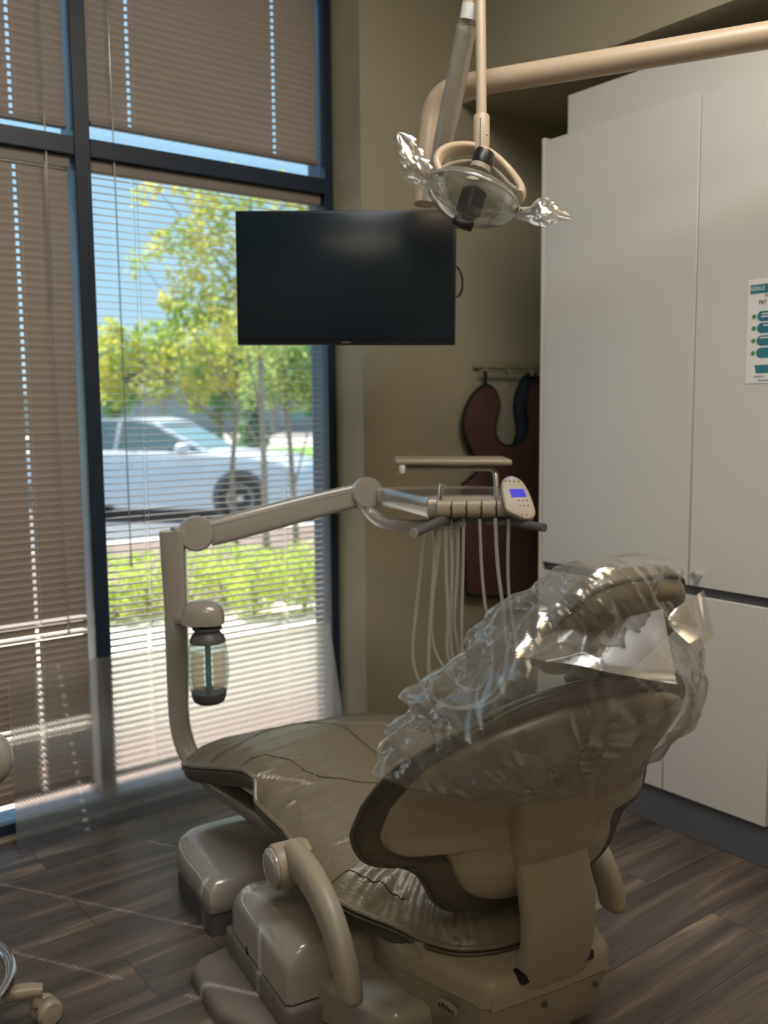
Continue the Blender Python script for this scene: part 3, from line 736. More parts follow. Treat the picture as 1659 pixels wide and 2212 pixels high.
# lift arm
bm = bmesh.new()
def lring(s, w, z0, z1, r=.025):
    pts_ = []
    for sx, sz in ((-1, 0), (-1, 1), (1, 1), (1, 0)):
        if sz == 0: pts_ += [V((sx*w, s, z0))]
        else:
            for k in range(6):
                an = PI/2*k/5
                if sx < 0: pts_.append(V((-w+r-r*math.cos(an), s, z1-r+r*math.sin(an))))
                else: pts_.append(V((w-r+r*math.sin(an), s, z1-r+r*math.cos(an))))
    return pts_
loft(bm, [lring(.325, .300, .030, .105, .02), lring(.305, .325, .030, .118), lring(.27, .328, .036, .130), lring(.12, .290, .070, .144), lring(.06, .268, .088, .148), lring(.036, .258, .095, .148), lring(.026, .250, .102, .140, .02)])
obj('lift_arm', bm, M['plastic_grey'], chair, angle=60)
# front hump of the base
bm = bmesh.new()
def brng(s, w, z0, z1, r): return lring(s, w, z0, z1, r)
loft(bm, [brng(.215, .372, .098, .200, .045), brng(.225, .382, .098, .212, .05), brng(.45, .382, .098, .214, .05), brng(.52, .380, .098, .200, .05), brng(.548, .374, .098, .170, .04), brng(.562, .365, .098, .13, .02)])
obj('base_hump', bm, M['plastic_grey'], chair, angle=60)
bm = bmesh.new(); box(bm, (-.386, .205, .03), (.386, .566, .094), .012, 3)
obj('base_skirt', bm, M['texbase'], chair)
bm = bmesh.new()
bpts = [(-.475, .36), (-.475, .535), (-.455, .56), (-.30, .60), (.30, .60), (.455, .56), (.475, .535), (.475, .36), (.40, .20), (.20, .05), (-.20, .05), (-.40, .20)]
loft(bm, [[V((a*k, .33+(b-.33)*k, z)) for a, b in bpts] for k, z in ((1, 0), (1.0, .022), (.985, .034), (.965, .038), (.80, .040))])
obj('base_plate', bm, M['texbase'], chair, angle=50)
obj('latch', B((-.384, .43, .092), (-.380, .436, .108)), M['black'], chair)
# ---- armrests
def armrest(sg, drop):
    T = .318*sg
    rot = Matrix.Translation((0, .40, .305)) @ Matrix.Rotation(drop, 4, 'X') @ Matrix.Translation((0, -.40, -.305))
    cl = [onT(*p, -.318) for p in [(632, 1848), (668, 1890), (703, 1955), (730, 2030), (748, 2100), (754, 2143), (755, 2165)]]
    pts = smoothpath([rot @ V((T, p.y, p.z)) for p in cl], 6)
    n_ = len(pts); rs = [1.12-.16*(i/n_) for i in range(n_)]
    for k in range(5): rs[n_-1-k] *= math.sin(PI/2*(k+.6)/5.2)
    bm = bmesh.new(); tube(bm, pts, .0325, 20, ry=.021, up=(1, 0, 0), pw=2.7, rs=rs)
    a_ = obj('armrest', bm, M['plastic'], chair)
    bm = bmesh.new(); lathe(bm, [(.0001, -.045), (.040, -.045), (.0465, -.03), (.0465, .028), (.043, .036), (.0405, .036)], 32, frame_mx(rot @ V((T-sg*-.002, cl[0].y+.012, cl[0].z-.022)), (0, 1, 0), z=(sg, 0, 0)))
    obj('pivot', bm, M['plastic'], a_)
    bm = bmesh.new(); lathe(bm, [(.0405, .034), (.0405, .041), (.036, .045), (.02, .047), (.0001, .0475)], 32, frame_mx(rot @ V((T-sg*-.002, cl[0].y+.012, cl[0].z-.022)), (0, 1, 0), z=(sg, 0, 0)))
    obj('pivot_cap', bm, M['plastic_grey'], a_)
armrest(-1, 0); armrest(1, 0)
# ---- headrest
hc = V((0, -.240, .905)); hn = V((0, .707, .707)).normalized(); hv = V((0, -.707, .707)).normalized()   # cushion normal, and its long way up
def head_surf(a, b, h): return hc+V((1, 0, 0))*a+hv*b+hn*(h-.10*a*a*4)
ho = [(0, .117), (.06, .114), (.096, .095), (.110, .05), (.112, 0), (.110, -.05), (.098, -.095), (.06, -.112), (0, -.115)]
oh = [tuple(p[:2]) for p in smoothpath([(a, b, 0) for a, b in (ho+[(-a, b) for a, b in reversed(ho[1:-1])])], 5, True)]
hd = cushion(oh, lambda p: (0, max(-.03, min(.03, p[1]))), head_surf, [(0, 0), (.03, .014), (.08, .026), (.16, .035), (.3, .041), (.6, .044), (1, .044)], [(.02, -.010), (.07, -.024), (.16, -.032), (.4, -.036), (1, -.036)], chair, 'headrest', M['leather'])
hem('piping', oh, head_surf, 0, -.004, lambda p: (0, 0), .004, M['leather_dark'], hd)
bm = bmesh.new(); prism(bm, [head_surf(a, b, -.045) for a, b in [(-.07, -.08), (.07, -.08), (.08, .05), (-.08, .05)]], -hn*.012, .003)
tube(bm, [head_surf(0, -.03, -.05), V((0, -.25, .82)), V((0, -.20, .73))], .022, 12, ry=.012, pw=3)
obj('headrest_bracket', bm, M['plastic_dark'], hd)

# ================================================================ CLEAR BAG over the back and headrest
bagc = V((0, -.2, .75))
bag = thing('plastic_cover', 'crumpled clear plastic bag pulled over the backrest and headrest', 'plastic bag', wor(*bagc), -CA)
# rings: (z, half width, front s, rear s, tilt dz/ds)
BR = [(.560, .342, .045, -.150, -.10), (.585, .338, .045, -.185, -.10), (.63, .330, .050, -.225, -.08), (.70, .300, .045, -.280, -.06), (.77, .262, .012, -.318, -.04), (.84, .225, -.025, -.350, -.02), (.90, .175, -.085, -.355, 0), (.95, .145, -.140, -.360, .05), (.99, .120, -.19, -.350, .05), (1.010, .085, -.23, -.335, .03), (1.018, .03, -.27, -.30, 0)]
def bri(u_):
    x = u_*(len(BR)-1); i = min(int(x), len(BR)-2); k = x-i
    return [BR[i][j]+(BR[i+1][j]-BR[i][j])*k for j in range(5)]
def crump(p, sc1, amp):
    d = noise.voronoi(p*sc1)[0]
    return amp*((d[1]-d[0])*1.0)
def ridge(p, s):
    n1 = noise.noise(p*s); return (1-min(1, abs(n1)*3.2))**2
bm = bmesh.new(); NR, NC = 150, 230; rings = []
for i in range(NR+1):
    u_ = i/NR; z_, W2, sf, sr, tl = bri(u_); r = []
    cs_, hs_ = (sf+sr)/2, (sf-sr)/2
    for j in range(NC):
        an = 2*PI*j/NC; c, s = math.cos(an), math.sin(an)
        e_ = 2/2.5
        x_ = math.copysign(abs(c)**e_, c)*W2; y_ = cs_+math.copysign(abs(s)**e_, s)*hs_
        p = V((x_, y_, z_+tl*(y_-cs_)))
        p.z += .095*(x_/W2)**2*(1-u_)**3
        warp = V((noise.noise(p*5), noise.noise(p*5+V((7, 1, 3))), noise.noise(p*5+V((2, 9, 4)))))*.06
        q_ = p+warp
        w_ = V((q_.x+.5*q_.z, q_.y-.4*q_.x, q_.z*.45+.35*q_.x))          # creases run slanting up to the knot
        dsp = .062*abs(noise.noise(w_*5.5))+.034*abs(noise.noise(w_*12+V((4, 4, 4))))+.014*abs(noise.noise(w_*30+V((9, 1, 4))))+.007*ridge(w_, 15)-.031+.014*noise.noise(p*4)
        nrm = V((x_/W2**2 if W2 else 0, (y_-cs_)/max(hs_, .01)**2, 0)); nrm = nrm.normalized() if nrm.length else V((0, 0, 1))
        k_ = min(1, u_*5+.12)*(1 if z_ < .96 else max(.35, (1.03-z_)/.07))
        r.append(p+nrm*dsp*k_-bagc)
    rings.append(r)
loft(bm, rings, cap=False)
bo = obj('bag', bm, M['film'], bag, angle=24)
# folded flap across the back of the headrest
def crumple_sheet(name, P, nu, nv, amp, scale, mat, parent, seed=0):
    """P: 4 corner points (bilinear) ; crumpled along its normal"""
    a, b, c, d = [V(p) for p in P]; n_ = (b-a).cross(d-a).normalized(); g = []
    bm = bmesh.new()
    for i in range(nu+1):
        row = []
        for j in range(nv+1):
            u_, v_ = i/nu, j/nv
            p = a*(1-u_)*(1-v_)+b*u_*(1-v_)+c*u_*v_+d*(1-u_)*v_
            q_ = V((u_*(b-a).length, v_*(d-a).length, seed))*scale
            dd = noise.voronoi(q_)[0]
            p = p+n_*amp*((dd[1]-dd[0])+.8*noise.noise(q_*.5))
            row.append(bm.verts.new(p))
        g.append(row)
    for i in range(nu):
        for j in range(nv): bm.faces.new((g[i][j], g[i+1][j], g[i+1][j+1], g[i][j+1]))
    return obj(name, bm, mat, parent, angle=180)
def bl(x, y, d): return loc(dep(x, y, d))-bagc
P4 = [bl(1108, 1420, 1.44), bl(1462, 1474, 1.345), bl(1432, 1310, 1.41), bl(1185, 1380, 1.455)]
crumple_sheet('folded_flap', P4, 60, 34, .015, 9, M['film2'], bag, 3)
P4 = [bl(1442, 1348, 1.43), bl(1505, 1404, 1.40), bl(1543, 1374, 1.42), bl(1448, 1330, 1.43)]
crumple_sheet('gathered_end', P4, 26, 18, .016, 17, M['film2'], bag, 5)
P4 = [bl(1442, 1340, 1.43), bl(1542, 1374, 1.43), bl(1518, 1276, 1.46), bl(1450, 1322, 1.44)]
crumple_sheet('gathered_end', P4, 26, 18, .016, 17, M['film2'], bag, 8)

# ================================================================ FLOOR BOX under the leg rest
fb_ = thing('floor_box', 'glossy beige rounded utility box on the floor under the chair foot', 'utility box', CO, -CA)
bm = bmesh.new()
def oring(k, z, g=0):
    pts_ = smoothpath([V(p+(0,)) for p in [(-.384, .700), (-.384, .80), (-.384, .93), (-.36, 1.0), (-.28, 1.03), (-.10, 1.03), (.02, 1.0), (.04, .9), (.04, .72), (.0, .676), (-.18, .676), (-.36, .676)]], 5, True)
    return [V((-.17+(p.x+.17)*k, .85+(p.y-.85)*k, z)) for p in pts_]
loft(bm, [oring(.985, .058), oring(1, .060), oring(1, .085), oring(.985, .108), oring(.95, .124), oring(.89, .134), oring(.78, .140), oring(.5, .146), oring(.1, .149)])
obj('cover', bm, M['plastic_grey'], fb_, angle=60)
bm = bmesh.new(); loft(bm, [oring(.985, 0), oring(.985, .058)]); obj('base', bm, M['plastic_dark'], fb_, angle=60)

# ================================================================ DELIVERY UNIT
J1 = wor(*onS(424, 1153, 1.2)); J2 = dep(790, 1066, 2.77)
PX = onS(374, 1150, 1.2)
du = thing('delivery_unit', 'beige dental delivery arm with instrument head, hoses and water bottle', 'dental unit', wor(PX.x, 1.2, 0))
DO = wor(PX.x, 1.2, 0)
def D(p): return V(p)-DO
pt_top = onS(373, 1142, 1.2); 
pp = [onS(*p, 1.2) for p in [(372, 1146), (375, 1200), (380, 1300), (383, 1400), (385, 1480), (386, 1530)]]
path = [wor(*p) for p in pp]
e0 = pp[-1]
path += [wor(e0.x+.004, 1.19, e0.z-.07), wor(e0.x+.02, 1.16, e0.z-.135), wor(e0.x+.06, 1.10, e0.z-.19), wor(e0.x+.11, .98, e0.z-.225), wor(e0.x+.16, .80, e0.z-.245), wor(e0.x+.20, .60, e0.z-.25)]
path = smoothpath([D(p) for p in path], 5)
n_ = len(path); rs = [1.0 if i < n_*.35 else .92 for i in range(n_)]
rs = [1.0-.18*min(1, max(0, (i/n_-.1)/.35)) for i in range(n_)]
latd = ROT @ V((1, 0, 0))
obj('post', tube(bmesh.new(), path, .030, 20, ry=.034, up=latd, pw=4, rs=rs), M['plastic_grey'], du)
sp = D(wor(*onS(378, 1266, 1.2)))
obj('post_seam', tube(bmesh.new(), [sp+V((0, 0, -.0012)), sp+V((0, 0, .0012))], .0285, 20, ry=.0325, up=latd, pw=4), M['plastic_dark'], du)
a0 = D(J1); topc = D(wor(*onS(372, 1150, 1.2)))
bm = bmesh.new(); tube(bm, [topc+V((0, 0, -.012)), (topc+a0)/2+V((0, 0, -.010)), a0], .030, 16, ry=.026, up=(0, 0, 1), pw=3.5); obj('elbow', bm, M['plastic_grey'], du)
vd = (D(J2)-a0); vn = (-(ROT @ V((0, 0, -1)))); vn = (vn-vd.normalized()*vn.dot(vd.normalized())).normalized()
def disc(c, r, th, name):
    bm = bmesh.new(); lathe(bm, [(.0001, -th), (r*.86, -th), (r, -th*.75), (r, th*.75), (r*.90, th), (r*.5, th*1.02), (.0001, th*1.03)], 40, frame_mx(c, (0, 0, 1), z=vn)); return obj(name, bm, M['plastic_grey'], du)
d1 = disc(a0, .051, .040, 'joint'); d2 = disc(D(J2), .047, .042, 'joint')
for dd, c in ((d1, a0), (d2, D(J2))):
    bm = bmesh.new(); lathe(bm, [(.0001, 0), (.003, 0), (.003, .002), (.0001, .002)], 10, frame_mx(c+vn*.0405+V((0.004, 0, -.004)), (0, 0, 1), z=vn)); obj('screw', bm, M['plastic_dark'], dd)
bm = bmesh.new(); un = vd.normalized(); upv = vn.cross(un); upv = upv if upv.z > 0 else -upv
tube(bm, [a0+un*.035-upv*.006, a0+un*.10-upv*.006, a0+un*.3-upv*.001, a0+vd-un*.12, a0+vd-un*.03], .030, 20, ry=.040, up=upv, pw=5, rs=[.98, 1, .95, .90, .86])
bmo = obj('arm', bm, M['plastic_grey'], du, angle=50)
bm = bmesh.new(); tube(bm, [a0+un*.05+upv*.010+vn*.0298, a0+vd-un*.05+upv*.012+vn*.0255], .0011, 6); obj('seam', bm, M['plastic_dark'], bmo)
# swan neck below the second joint to the head
nk = [D(J2)+V((0, 0, -.02)), D(dep(800, 1105, 2.74)), D(dep(828, 1128, 2.68)), D(dep(870, 1134, 2.62)), D(dep(930, 1134, 2.55)), D(dep(1000, 1128, 2.5))]
obj('neck', tube(bmesh.new(), smoothpath(nk, 6), .020, 16, ry=.016, up=(0, 0, 1), pw=2.6), M['plastic_grey'], du)
# head: plan outline in camera-level axes
Xc = V((ROT @ V((1, 0, 0))).to_tuple()); Xc.z = 0; Xc.normalize(); Yc = V((-Xc.y, Xc.x, 0))
def H(lat, d, z): return V((0, 0, z))+Xc*lat+Yc*d-DO
hp = [(.128, 2.375), (.315, 2.375), (.335, 2.42), (.335, 2.62), (.30, 2.74), (.10, 2.76), (.0, 2.745), (-.022, 2.70), (.035, 2.58), (.105, 2.40)]
hps = smoothpath([V((a, b, 0)) for a, b in hp], 4, True)
def hr(k, z): return [H(.16+(p.x-.16)*k, 2.57+(p.y-2.57)*k, z) for p in hps]
bm = bmesh.new(); loft(bm, [hr(.80, .972), hr(.95, .972), hr(.99, .984), hr(1, 1.000), hr(.99, 1.015), hr(.96, 1.022), hr(.80, 1.025), hr(.4, 1.026)])
head = obj('instrument_head', bm, M['plastic_grey'], du, angle=60)
bm = bmesh.new(); loft(bm, [[p for p in (H(.118, 2.40, .958), H(.33, 2.40, .958), H(.31, 2.6, .958), H(.12, 2.6, .958))], [H(.112, 2.39, .972), H(.335, 2.39, .972), H(.32, 2.62, .972), H(.11, 2.62, .972)]]); obj('head_underside', bm, M['plastic_dark'], head, smooth=False)
# front holder lobes
for k in range(5):
    a = .131+k*.0375
    bm = bmesh.new(); tube(bm, [H(a, 2.362, .998), H(a+.034, 2.362, .998)], .021, 16, ry=.023, up=(0, 0, 1), pw=2.6)
    obj('instrument_holder', bm, M['plastic'], head)
    bm = bmesh.new(); tube(bm, [H(a+.0345, 2.352, .972), H(a+.0355, 2.340, .992), H(a+.030, 2.345, 1.010)], .0022, 6); obj('holder_slot', bm, M['black'], head)
bm = bmesh.new(); tube(bm, smoothpath([H(.140, 2.36, 1.010), H(.140, 2.355, 1.03), H(.143, 2.352, 1.058)], 4), .0065, 12); tube(bm, [H(.135, 2.352, 1.062), H(.155, 2.35, 1.056)], .0035, 8)
obj('syringe', bm, M['chrome'], head)
# raised tray
bm = bmesh.new(); prism(bm, [H(.028, 2.37, 1.107), H(.322, 2.37, 1.104), H(.322, 2.55, 1.104), H(.028, 2.55, 1.107)], (0, 0, .015), .006, 3); tray = obj('tray', bm, M['plastic'], du)
obj('tray_underside', tube(bmesh.new(), [H(.055, 2.41, 1.099), H(.16, 2.41, 1.096), H(.27, 2.41, 1.094)], .008, 10, ry=.007, up=(0, 0, 1)), M['plastic_grey'], tray)
obj('tray_clip', box(bmesh.new(), V((-.0055, -.006, -.018)), V((.0055, .006, .002)), .002, 2, Matrix.Translation(H(.044, 2.37, 1.105))), M['white'], tray)
obj('tray_post', tube(bmesh.new(), smoothpath([H(.270, 2.41, 1.096), H(.281, 2.395, 1.085), H(.283, 2.385, 1.06), H(.283, 2.375, 1.02)], 4), .0062, 12), M['steel'], tray)
# control pad
cpx = [(1083, 1048), (1089, 1033), (1103, 1027), (1118, 1031), (1132, 1043), (1145, 1066), (1155, 1094), (1157, 1110), (1149, 1120), (1134, 1121), (1114, 1113), (1094, 1102), (1088, 1085)]
def CP(x, y, o=0): 
    d = 2.33-(y-1075)*.0006; return D(dep(x, y, d-o))
cpts = smoothpath([CP(*p) for p in cpx], 4, True)
bk = (ROT @ V((0, -.35, -1))).normalized()
bm = bmesh.new(); prism(bm, cpts, bk*.022, .005, 3); pad = obj('control_pad', bm, M['plastic'], du)
bm = bmesh.new(); prism(bm, [CP(1100, 1056, .0012), CP(1131, 1056, .0012), CP(1138, 1073, .0012), CP(1105, 1074, .0012)], bk*.001); obj('display', bm, M['lcd'], pad, smooth=False)
bm = bmesh.new(); prism(bm, [CP(1101, 1031, .0012), CP(1109, 1031, .0012), CP(1110, 1035, .0012), CP(1102, 1035, .0012)], bk*.001); obj('pilot_lamp', bm, emis('pilot', (.5, .55, .9), .8), pad, smooth=False)
bts = [(1092+i*9.3, 1039+i*.2) for i in range(4)]+[(1121+i*8.5+j*3, 1081+j*11) for j in range(2) for i in range(3)]+[(1128+i*10, 1112) for i in range(2)]
for x, y in bts:
    bm = bmesh.new(); lathe(bm, [(.0001, 0), (.0022, 0), (.0018, .0012), (.0001, .0014)], 10, frame_mx(CP(x, y, .0005), latd, z=-bk)); obj('button', bm, M['plastic_dark'], pad)
# handles
obj('handle', tube(bmesh.new(), [H(.175, 2.42, .957), D(dep(955, 1124, 2.36)), D(dep(895, 1151, 2.25))], .0115, 16), M['plastic_dark'], du)
obj('handle', tube(bmesh.new(), [H(.27, 2.42, .957), D(dep(1105, 1127, 2.36)), D(dep(1176, 1140, 2.27))], .0105, 16), M['plastic_dark'], du)
bm = bmesh.new(); lathe(bm, [(.0001, 0), (.0122, 0), (.0122, .003), (.0001, .003)], 16, frame_mx(D(dep(893.5, 1151.5, 2.247)), (0, 0, 1), z=D(dep(895, 1151, 2.25))-D(dep(955, 1124, 2.36)))); obj('handle_cap', bm, M['plastic_grey'], du)
# hoses: five loops hanging from the head, their bottoms behind the bag
hoses = [([(925, 1135), (913, 1200), (899, 1320), (892, 1400), (897, 1450), (918, 1492), (960, 1525), (1020, 1530), (1080, 1500), (1115, 1420), (1108, 1350), (1099, 1280), (1097, 1200), (1099, 1122)], .0040),
 ([(940, 1130), (938, 1220), (930, 1340), (926, 1420), (928, 1470), (940, 1510), (985, 1530), (1050, 1510), (1090, 1450), (1094, 1390), (1086, 1310), (1075, 1220), (1070, 1120)], .0046),
 ([(954, 1135), (941, 1240), (932, 1340), (938, 1400), (960, 1445), (990, 1480), (1030, 1490), (1060, 1450), (1062, 1400), (1056, 1350), (1047, 1300), (1040, 1220), (1036, 1122)], .0040),
 ([(963, 1122), (964, 1230), (968, 1330), (966, 1400), (973, 1440), (985, 1470), (1005, 1460), (998, 1400), (997, 1340), (1000, 1230), (1001, 1120)], .0040),
 ([(974, 1122), (977, 1230), (974, 1330), (975, 1400), (984, 1440), (996, 1440), (990, 1400), (981, 1340), (988, 1240), (991, 1124)], .0040)]
for i, (pts, r_) in enumerate(hoses):
    n_ = len(pts); q = []
    for k, (x, y) in enumerate(pts):
        q.append(D(dep(x, y, 2.345+i*.012+.07*math.sin(PI*k/(n_-1)))))
    obj('hose', tube(bmesh.new(), smoothpath(q, 7), r_, 8), M['hose'], du)
# water bottle
bc = dep(450, 1440, 2.60)
bt = 'bottle'; k_ = 2.60/F
bb0 = D(bc)
def br_(z): return .0570-.0085*(z/.07)**2
prof_b = [(.0001, -.071)]+[(br_(z/100), z/100) for z in (-7, -5.6, -4.2, -2.8, -1.4, 0, 1.4, 2.8, 4.2, 5.6, 7)]+[(.046, .076), (.0001, .078)]
bm = bmesh.new(); lathe(bm, prof_b, 36, Matrix.Translation(bb0)); btl = obj('water_bottle', bm, M['bottle'], du)
bm = bmesh.new(); lathe(bm, [(.0001, -.101), (.034, -.101), (.042, -.096), (.0465, -.084), (.0490, -.069), (.0001, -.069)], 36, Matrix.Translation(bb0)); obj('bottle_base', bm, M['plastic_dark'], btl)
bm = bmesh.new(); lathe(bm, [(.0001, .070), (.0495, .070), (.0490, .078), (.044, .088), (.036, .096), (.034, .103), (.041, .106), (.041, .112), (.027, .116), (.025, .125), (.0001, .125)], 36, Matrix.Translation(bb0)); obj('bottle_collar', bm, M['plastic_dark'], btl)
bm = bmesh.new(); tube(bm, [bb0+V((0, 0, -.068)), bb0+V((0, 0, .075))], .008, 12); obj('pickup_tube', bm, M['straw'], btl)
fc = (EYE-bc); fc.z = 0; fc.normalize()
M['seen_through_cream'] = clear('seen_through_cream', (.95, .84, .70), .03, .3, .62, (.95, .82, .68), .2)  # bright ground seen through the bottle, painted on as cream panels
for sg in (-1, 1):
    bm = bmesh.new(); g = []
    for i in range(9):
        an = math.radians(sg*(13+i*5.2)); dr = Matrix.Rotation(an, 3, 'Z') @ fc; row = []
        for j in range(9):
            z = -.052+j*.013; row.append(bm.verts.new(bb0+dr*(br_(z)+.0006)+V((0, 0, z))))
        g.append(row)
    for i in range(8):
        for j in range(8): bm.faces.new((g[i][j], g[i+1][j], g[i+1][j+1], g[i][j+1]))
    obj('seen_through_panel', bm, M['seen_through_cream'], btl)
# its bracket with domed top
bm = bmesh.new()
def kr(k, z, zz=0):
    r = []
    for j in range(28):
        an = 2*PI*j/28; c, s = math.cos(an), math.sin(an)
        r.append(bb0+Xc*(-.010+math.copysign(abs(c)**.75, c)*.058*k)+Yc*(math.copysign(abs(s)**.75, s)*.045*k)+V((0, 0, z)))
    return r
loft(bm, [kr(.85, .120), kr(1, .122), kr(1.0, .144), kr(.97, .156), kr(.86, .170), kr(.62, .181), kr(.3, .187)])
tube(bm, [bb0+Xc*-.03+V((0, 0, .136)), D(wor(*onS(380, 1338, 1.2)))], .018, 12, ry=.015, up=(0, 0, 1), pw=4)
obj('bottle_bracket', bm, M['plastic_grey'], du)

# ================================================================ OVERHEAD LIGHT
LD = 2.1
LO = dep(1040, 300, LD)
ol = thing('dental_light', 'beige ceiling-mounted dental light with a long horizontal tube arm', 'dental light', LO)
def LP(x, y, d=LD): return dep(x, y, d)-LO
tb = [LP(924, 400, 2.36), LP(924, 330, 2.36), LP(932, 262, 2.36), LP(944, 222, 2.35), LP(968, 198, 2.335), LP(1010, 184, 2.31)]
far = dep(1010, 184, 2.31); p2 = dep(1659, 76, 2.0); dirv = (p2-far).normalized()
far2 = far+dirv*1.35
obj('ceiling_tube', tube(bmesh.new(), smoothpath(tb, 8)+[far+dirv*.3-LO, far2-LO], .0285, 20), M['lightplastic'], ol)
obj('ceiling_post', tube(bmesh.new(), [far2-LO+V((0, 0, -.03)), V((far2.x, far2.y, 3.0))-LO], .035, 20), M['lightplastic'], ol)
obj('tube_collar', tube(bmesh.new(), [LP(923, 330, 2.36), LP(923, 440, 2.36)], .034, 20), M['lightplastic'], ol)
sa = [LP(938, 415, 2.34), LP(962, 290, 2.26), LP(1000, 100, 2.16), LP(1018, -20, 2.11), LP(1024, -70, 2.10)]
obj('spring_arm', tube(bmesh.new(), sa, .0185, 18, rs=[1.05, 1.02, .95, .9, .9]), M['lightplastic'], ol)
obj('arm_joint', tube(bmesh.new(), [LP(1010, -75, 2.12), LP(1050, -75, 2.09)], .03, 18), M['lightplastic'], ol)
obj('drop_tube', tube(bmesh.new(), [LP(1037, -80), LP(1039, 120), LP(1040, 262)], .0118, 18), M['lightplastic'], ol)
obj('swivel_collar', tube(bmesh.new(), [LP(1040, 250), LP(1040, 254), LP(1040, 312), LP(1039, 326)], .0182, 24, rs=[.93, 1, 1, .92]), M['lightplastic'], ol)
obj('collar_seam', tube(bmesh.new(), [LP(1038, 254, LD-.0185), LP(1037, 318, LD-.0185)], .0008, 6), M['stitch'], ol)
bm = bmesh.new(); ball(bm, LP(1052, 289, LD-.016), .0022, 8); obj('screw', bm, M['chrome'], ol)
# yoke: a D-shaped ring seen from below
yk = [(950, 372, 2.04), (945, 352, 2.045), (953, 334, 2.06), (975, 323, 2.08), (1010, 320, 2.10), (1040, 326, 2.11), (1070, 342, 2.115), (1100, 370, 2.11), (1120, 396, 2.09), (1128, 414, 2.075), (1122, 426, 2.06)]
obj('yoke', tube(bmesh.new(), smoothpath([LP(*p) for p in yk], 6), .0085, 16, ry=.0165, up=(ROT @ V((-.3, .35, 1))), pw=3, rs=None), M['lightplastic'], ol)
obj('yoke_boss', tube(bmesh.new(), [LP(1040, 318, 2.10), LP(1042, 336, 2.10)], .020, 18, rs=[.8, 1]), M['lightplastic'], ol)
# rear cover arms between yoke and reflector rim
rm = [(948, 372, 2.04), (972, 358, 2.06), (1010, 352, 2.075), (1045, 358, 2.085), (1075, 376, 2.085), (1100, 402, 2.075), (1118, 414, 2.06)]
obj('carrier', tube(bmesh.new(), smoothpath([LP(*p) for p in rm], 5), .0050, 12, ry=.010, up=(ROT @ V((0, .4, 1)))), M['plastic'], ol)
# reflector / shield: two shallow caps on an elliptical rim
rc = LP(1023, 415, 2.05); ea = (LP(1118, 452, 2.05)-LP(926, 386, 2.05)); A_ = ea.length/2; ea.normalize()
dn_ = (ROT @ V((-.33, -.94, .10))).normalized(); dn_ = (dn_-ea*dn_.dot(ea)).normalized(); eb = dn_.cross(ea)
rc = (LP(1118, 452, 2.05)+LP(926, 386, 2.05))/2
def cap_(depth, nr=14, k1=1.0, Bw=.085):
    bm = bmesh.new(); rings = []
    for i in range(nr+1):
        u_ = i/nr; rr_ = math.sin(u_*PI/2)*k1; hh = depth*math.cos(u_*PI/2)
        if i == 0: rr_ = .01
        rings.append([rc+ea*A_*rr_*math.cos(2*PI*j/48)+eb*Bw*rr_*math.sin(2*PI*j/48)+dn_*hh for j in range(48)])
    loft(bm, rings, cap=False); return bm
obj('reflector', cap_(-.036), M['reflector'], ol)
obj('shield', cap_(.066, k1=1.01), M['lens'], ol)
obj('rim', tube(bmesh.new(), [rc+ea*A_*1.01*math.cos(2*PI*j/60)+eb*.086*math.sin(2*PI*j/60) for j in range(60)], .0026, 8, closed=True), clear('rim_plastic', (.75, .76, .74), .25, .12, .35, (.7, .7, .66), .6), ol)
def tubeL(name, pts, r, mat, pw=2, ry=None, rs=None): return obj(name, tube(bmesh.new(), [LP(*p) for p in pts], r, 20, ry=ry, pw=pw, rs=rs), mat, ol)
tubeL('knob', [(1048, 329, 2.06), (1046, 332, 2.06), (1041, 356, 2.055), (1040, 360, 2.055)], .0225, M['black'], rs=[.88, 1, 1.04, .95])
tubeL('knob_collar', [(1040, 358, 2.055), (1036, 368, 2.055)], .0235, M['plastic'])
tubeL('lamp_module', [(1027, 408, 2.05), (1025, 414, 2.05), (1010, 462, 2.05), (1008, 467, 2.05)], .0235, M['black'], pw=4, rs=[.75, 1, 1, .8])
tubeL('lamp_stem', [(1008, 465, 2.05), (1004, 478, 2.05)], .008, M['plastic_dark'])
bm = bmesh.new(); tube(bm, [LP(978, 478, 2.045), LP(981, 479, 2.045), LP(1018, 490, 2.045), LP(1021, 491, 2.045)], .0095, 16, ry=.012, up=(ROT @ V((0, 0, 1))), pw=4, rs=[.8, 1, 1, .8]); obj('lamp_cap', bm, M['black'], ol)
# side handles
def lh(name, pts, pxl, r=.0085):
    h = obj(name, tube(bmesh.new(), smoothpath([LP(*p) for p in pts], 6), r, 14), M['plastic'], ol)
    for p in pxl:
        bm = bmesh.new(); ball(bm, LP(*p), .0022, 8); obj('screw', bm, M['plastic_dark'], h)
    return h
lh('handle', [(936, 388, 2.04), (922, 378, 2.03), (908, 368, 2.02), (900, 355, 2.02), (893, 335, 2.02), (885, 312, 2.02)], [(930, 381, 2.028), (921, 377, 2.02)])
h2 = lh('handle', [(1108, 452, 2.05), (1128, 456, 2.04), (1148, 453, 2.03), (1160, 442, 2.02), (1168, 435, 2.02)], [(1117, 451, 2.035), (1126, 453, 2.03)])
bm = bmesh.new(); ball(bm, LP(1178, 436, 2.02), .0085, 16, (1.3, 1.3, 1.1)); obj('handle_knob', bm, M['plastic'], h2)
# label near the top of the spring arm
bm = bmesh.new(); tube(bm, [LP(1010, 42, 2.128), LP(1016, 8, 2.117)], .0182, 18); obj('arm_label', bm, M['white'], ol)
for i in range(5):
    bm = bmesh.new(); a = LP(1005+i*1.2, 62-i*9, 2.115); prism(bm, [a, a+latd*.012, a+latd*.012+V((0, 0, .0016)), a+V((0, 0, .0016))], (ROT @ V((0, 0, .001)))); obj('label_line', bm, M['ink'], ol, smooth=False)
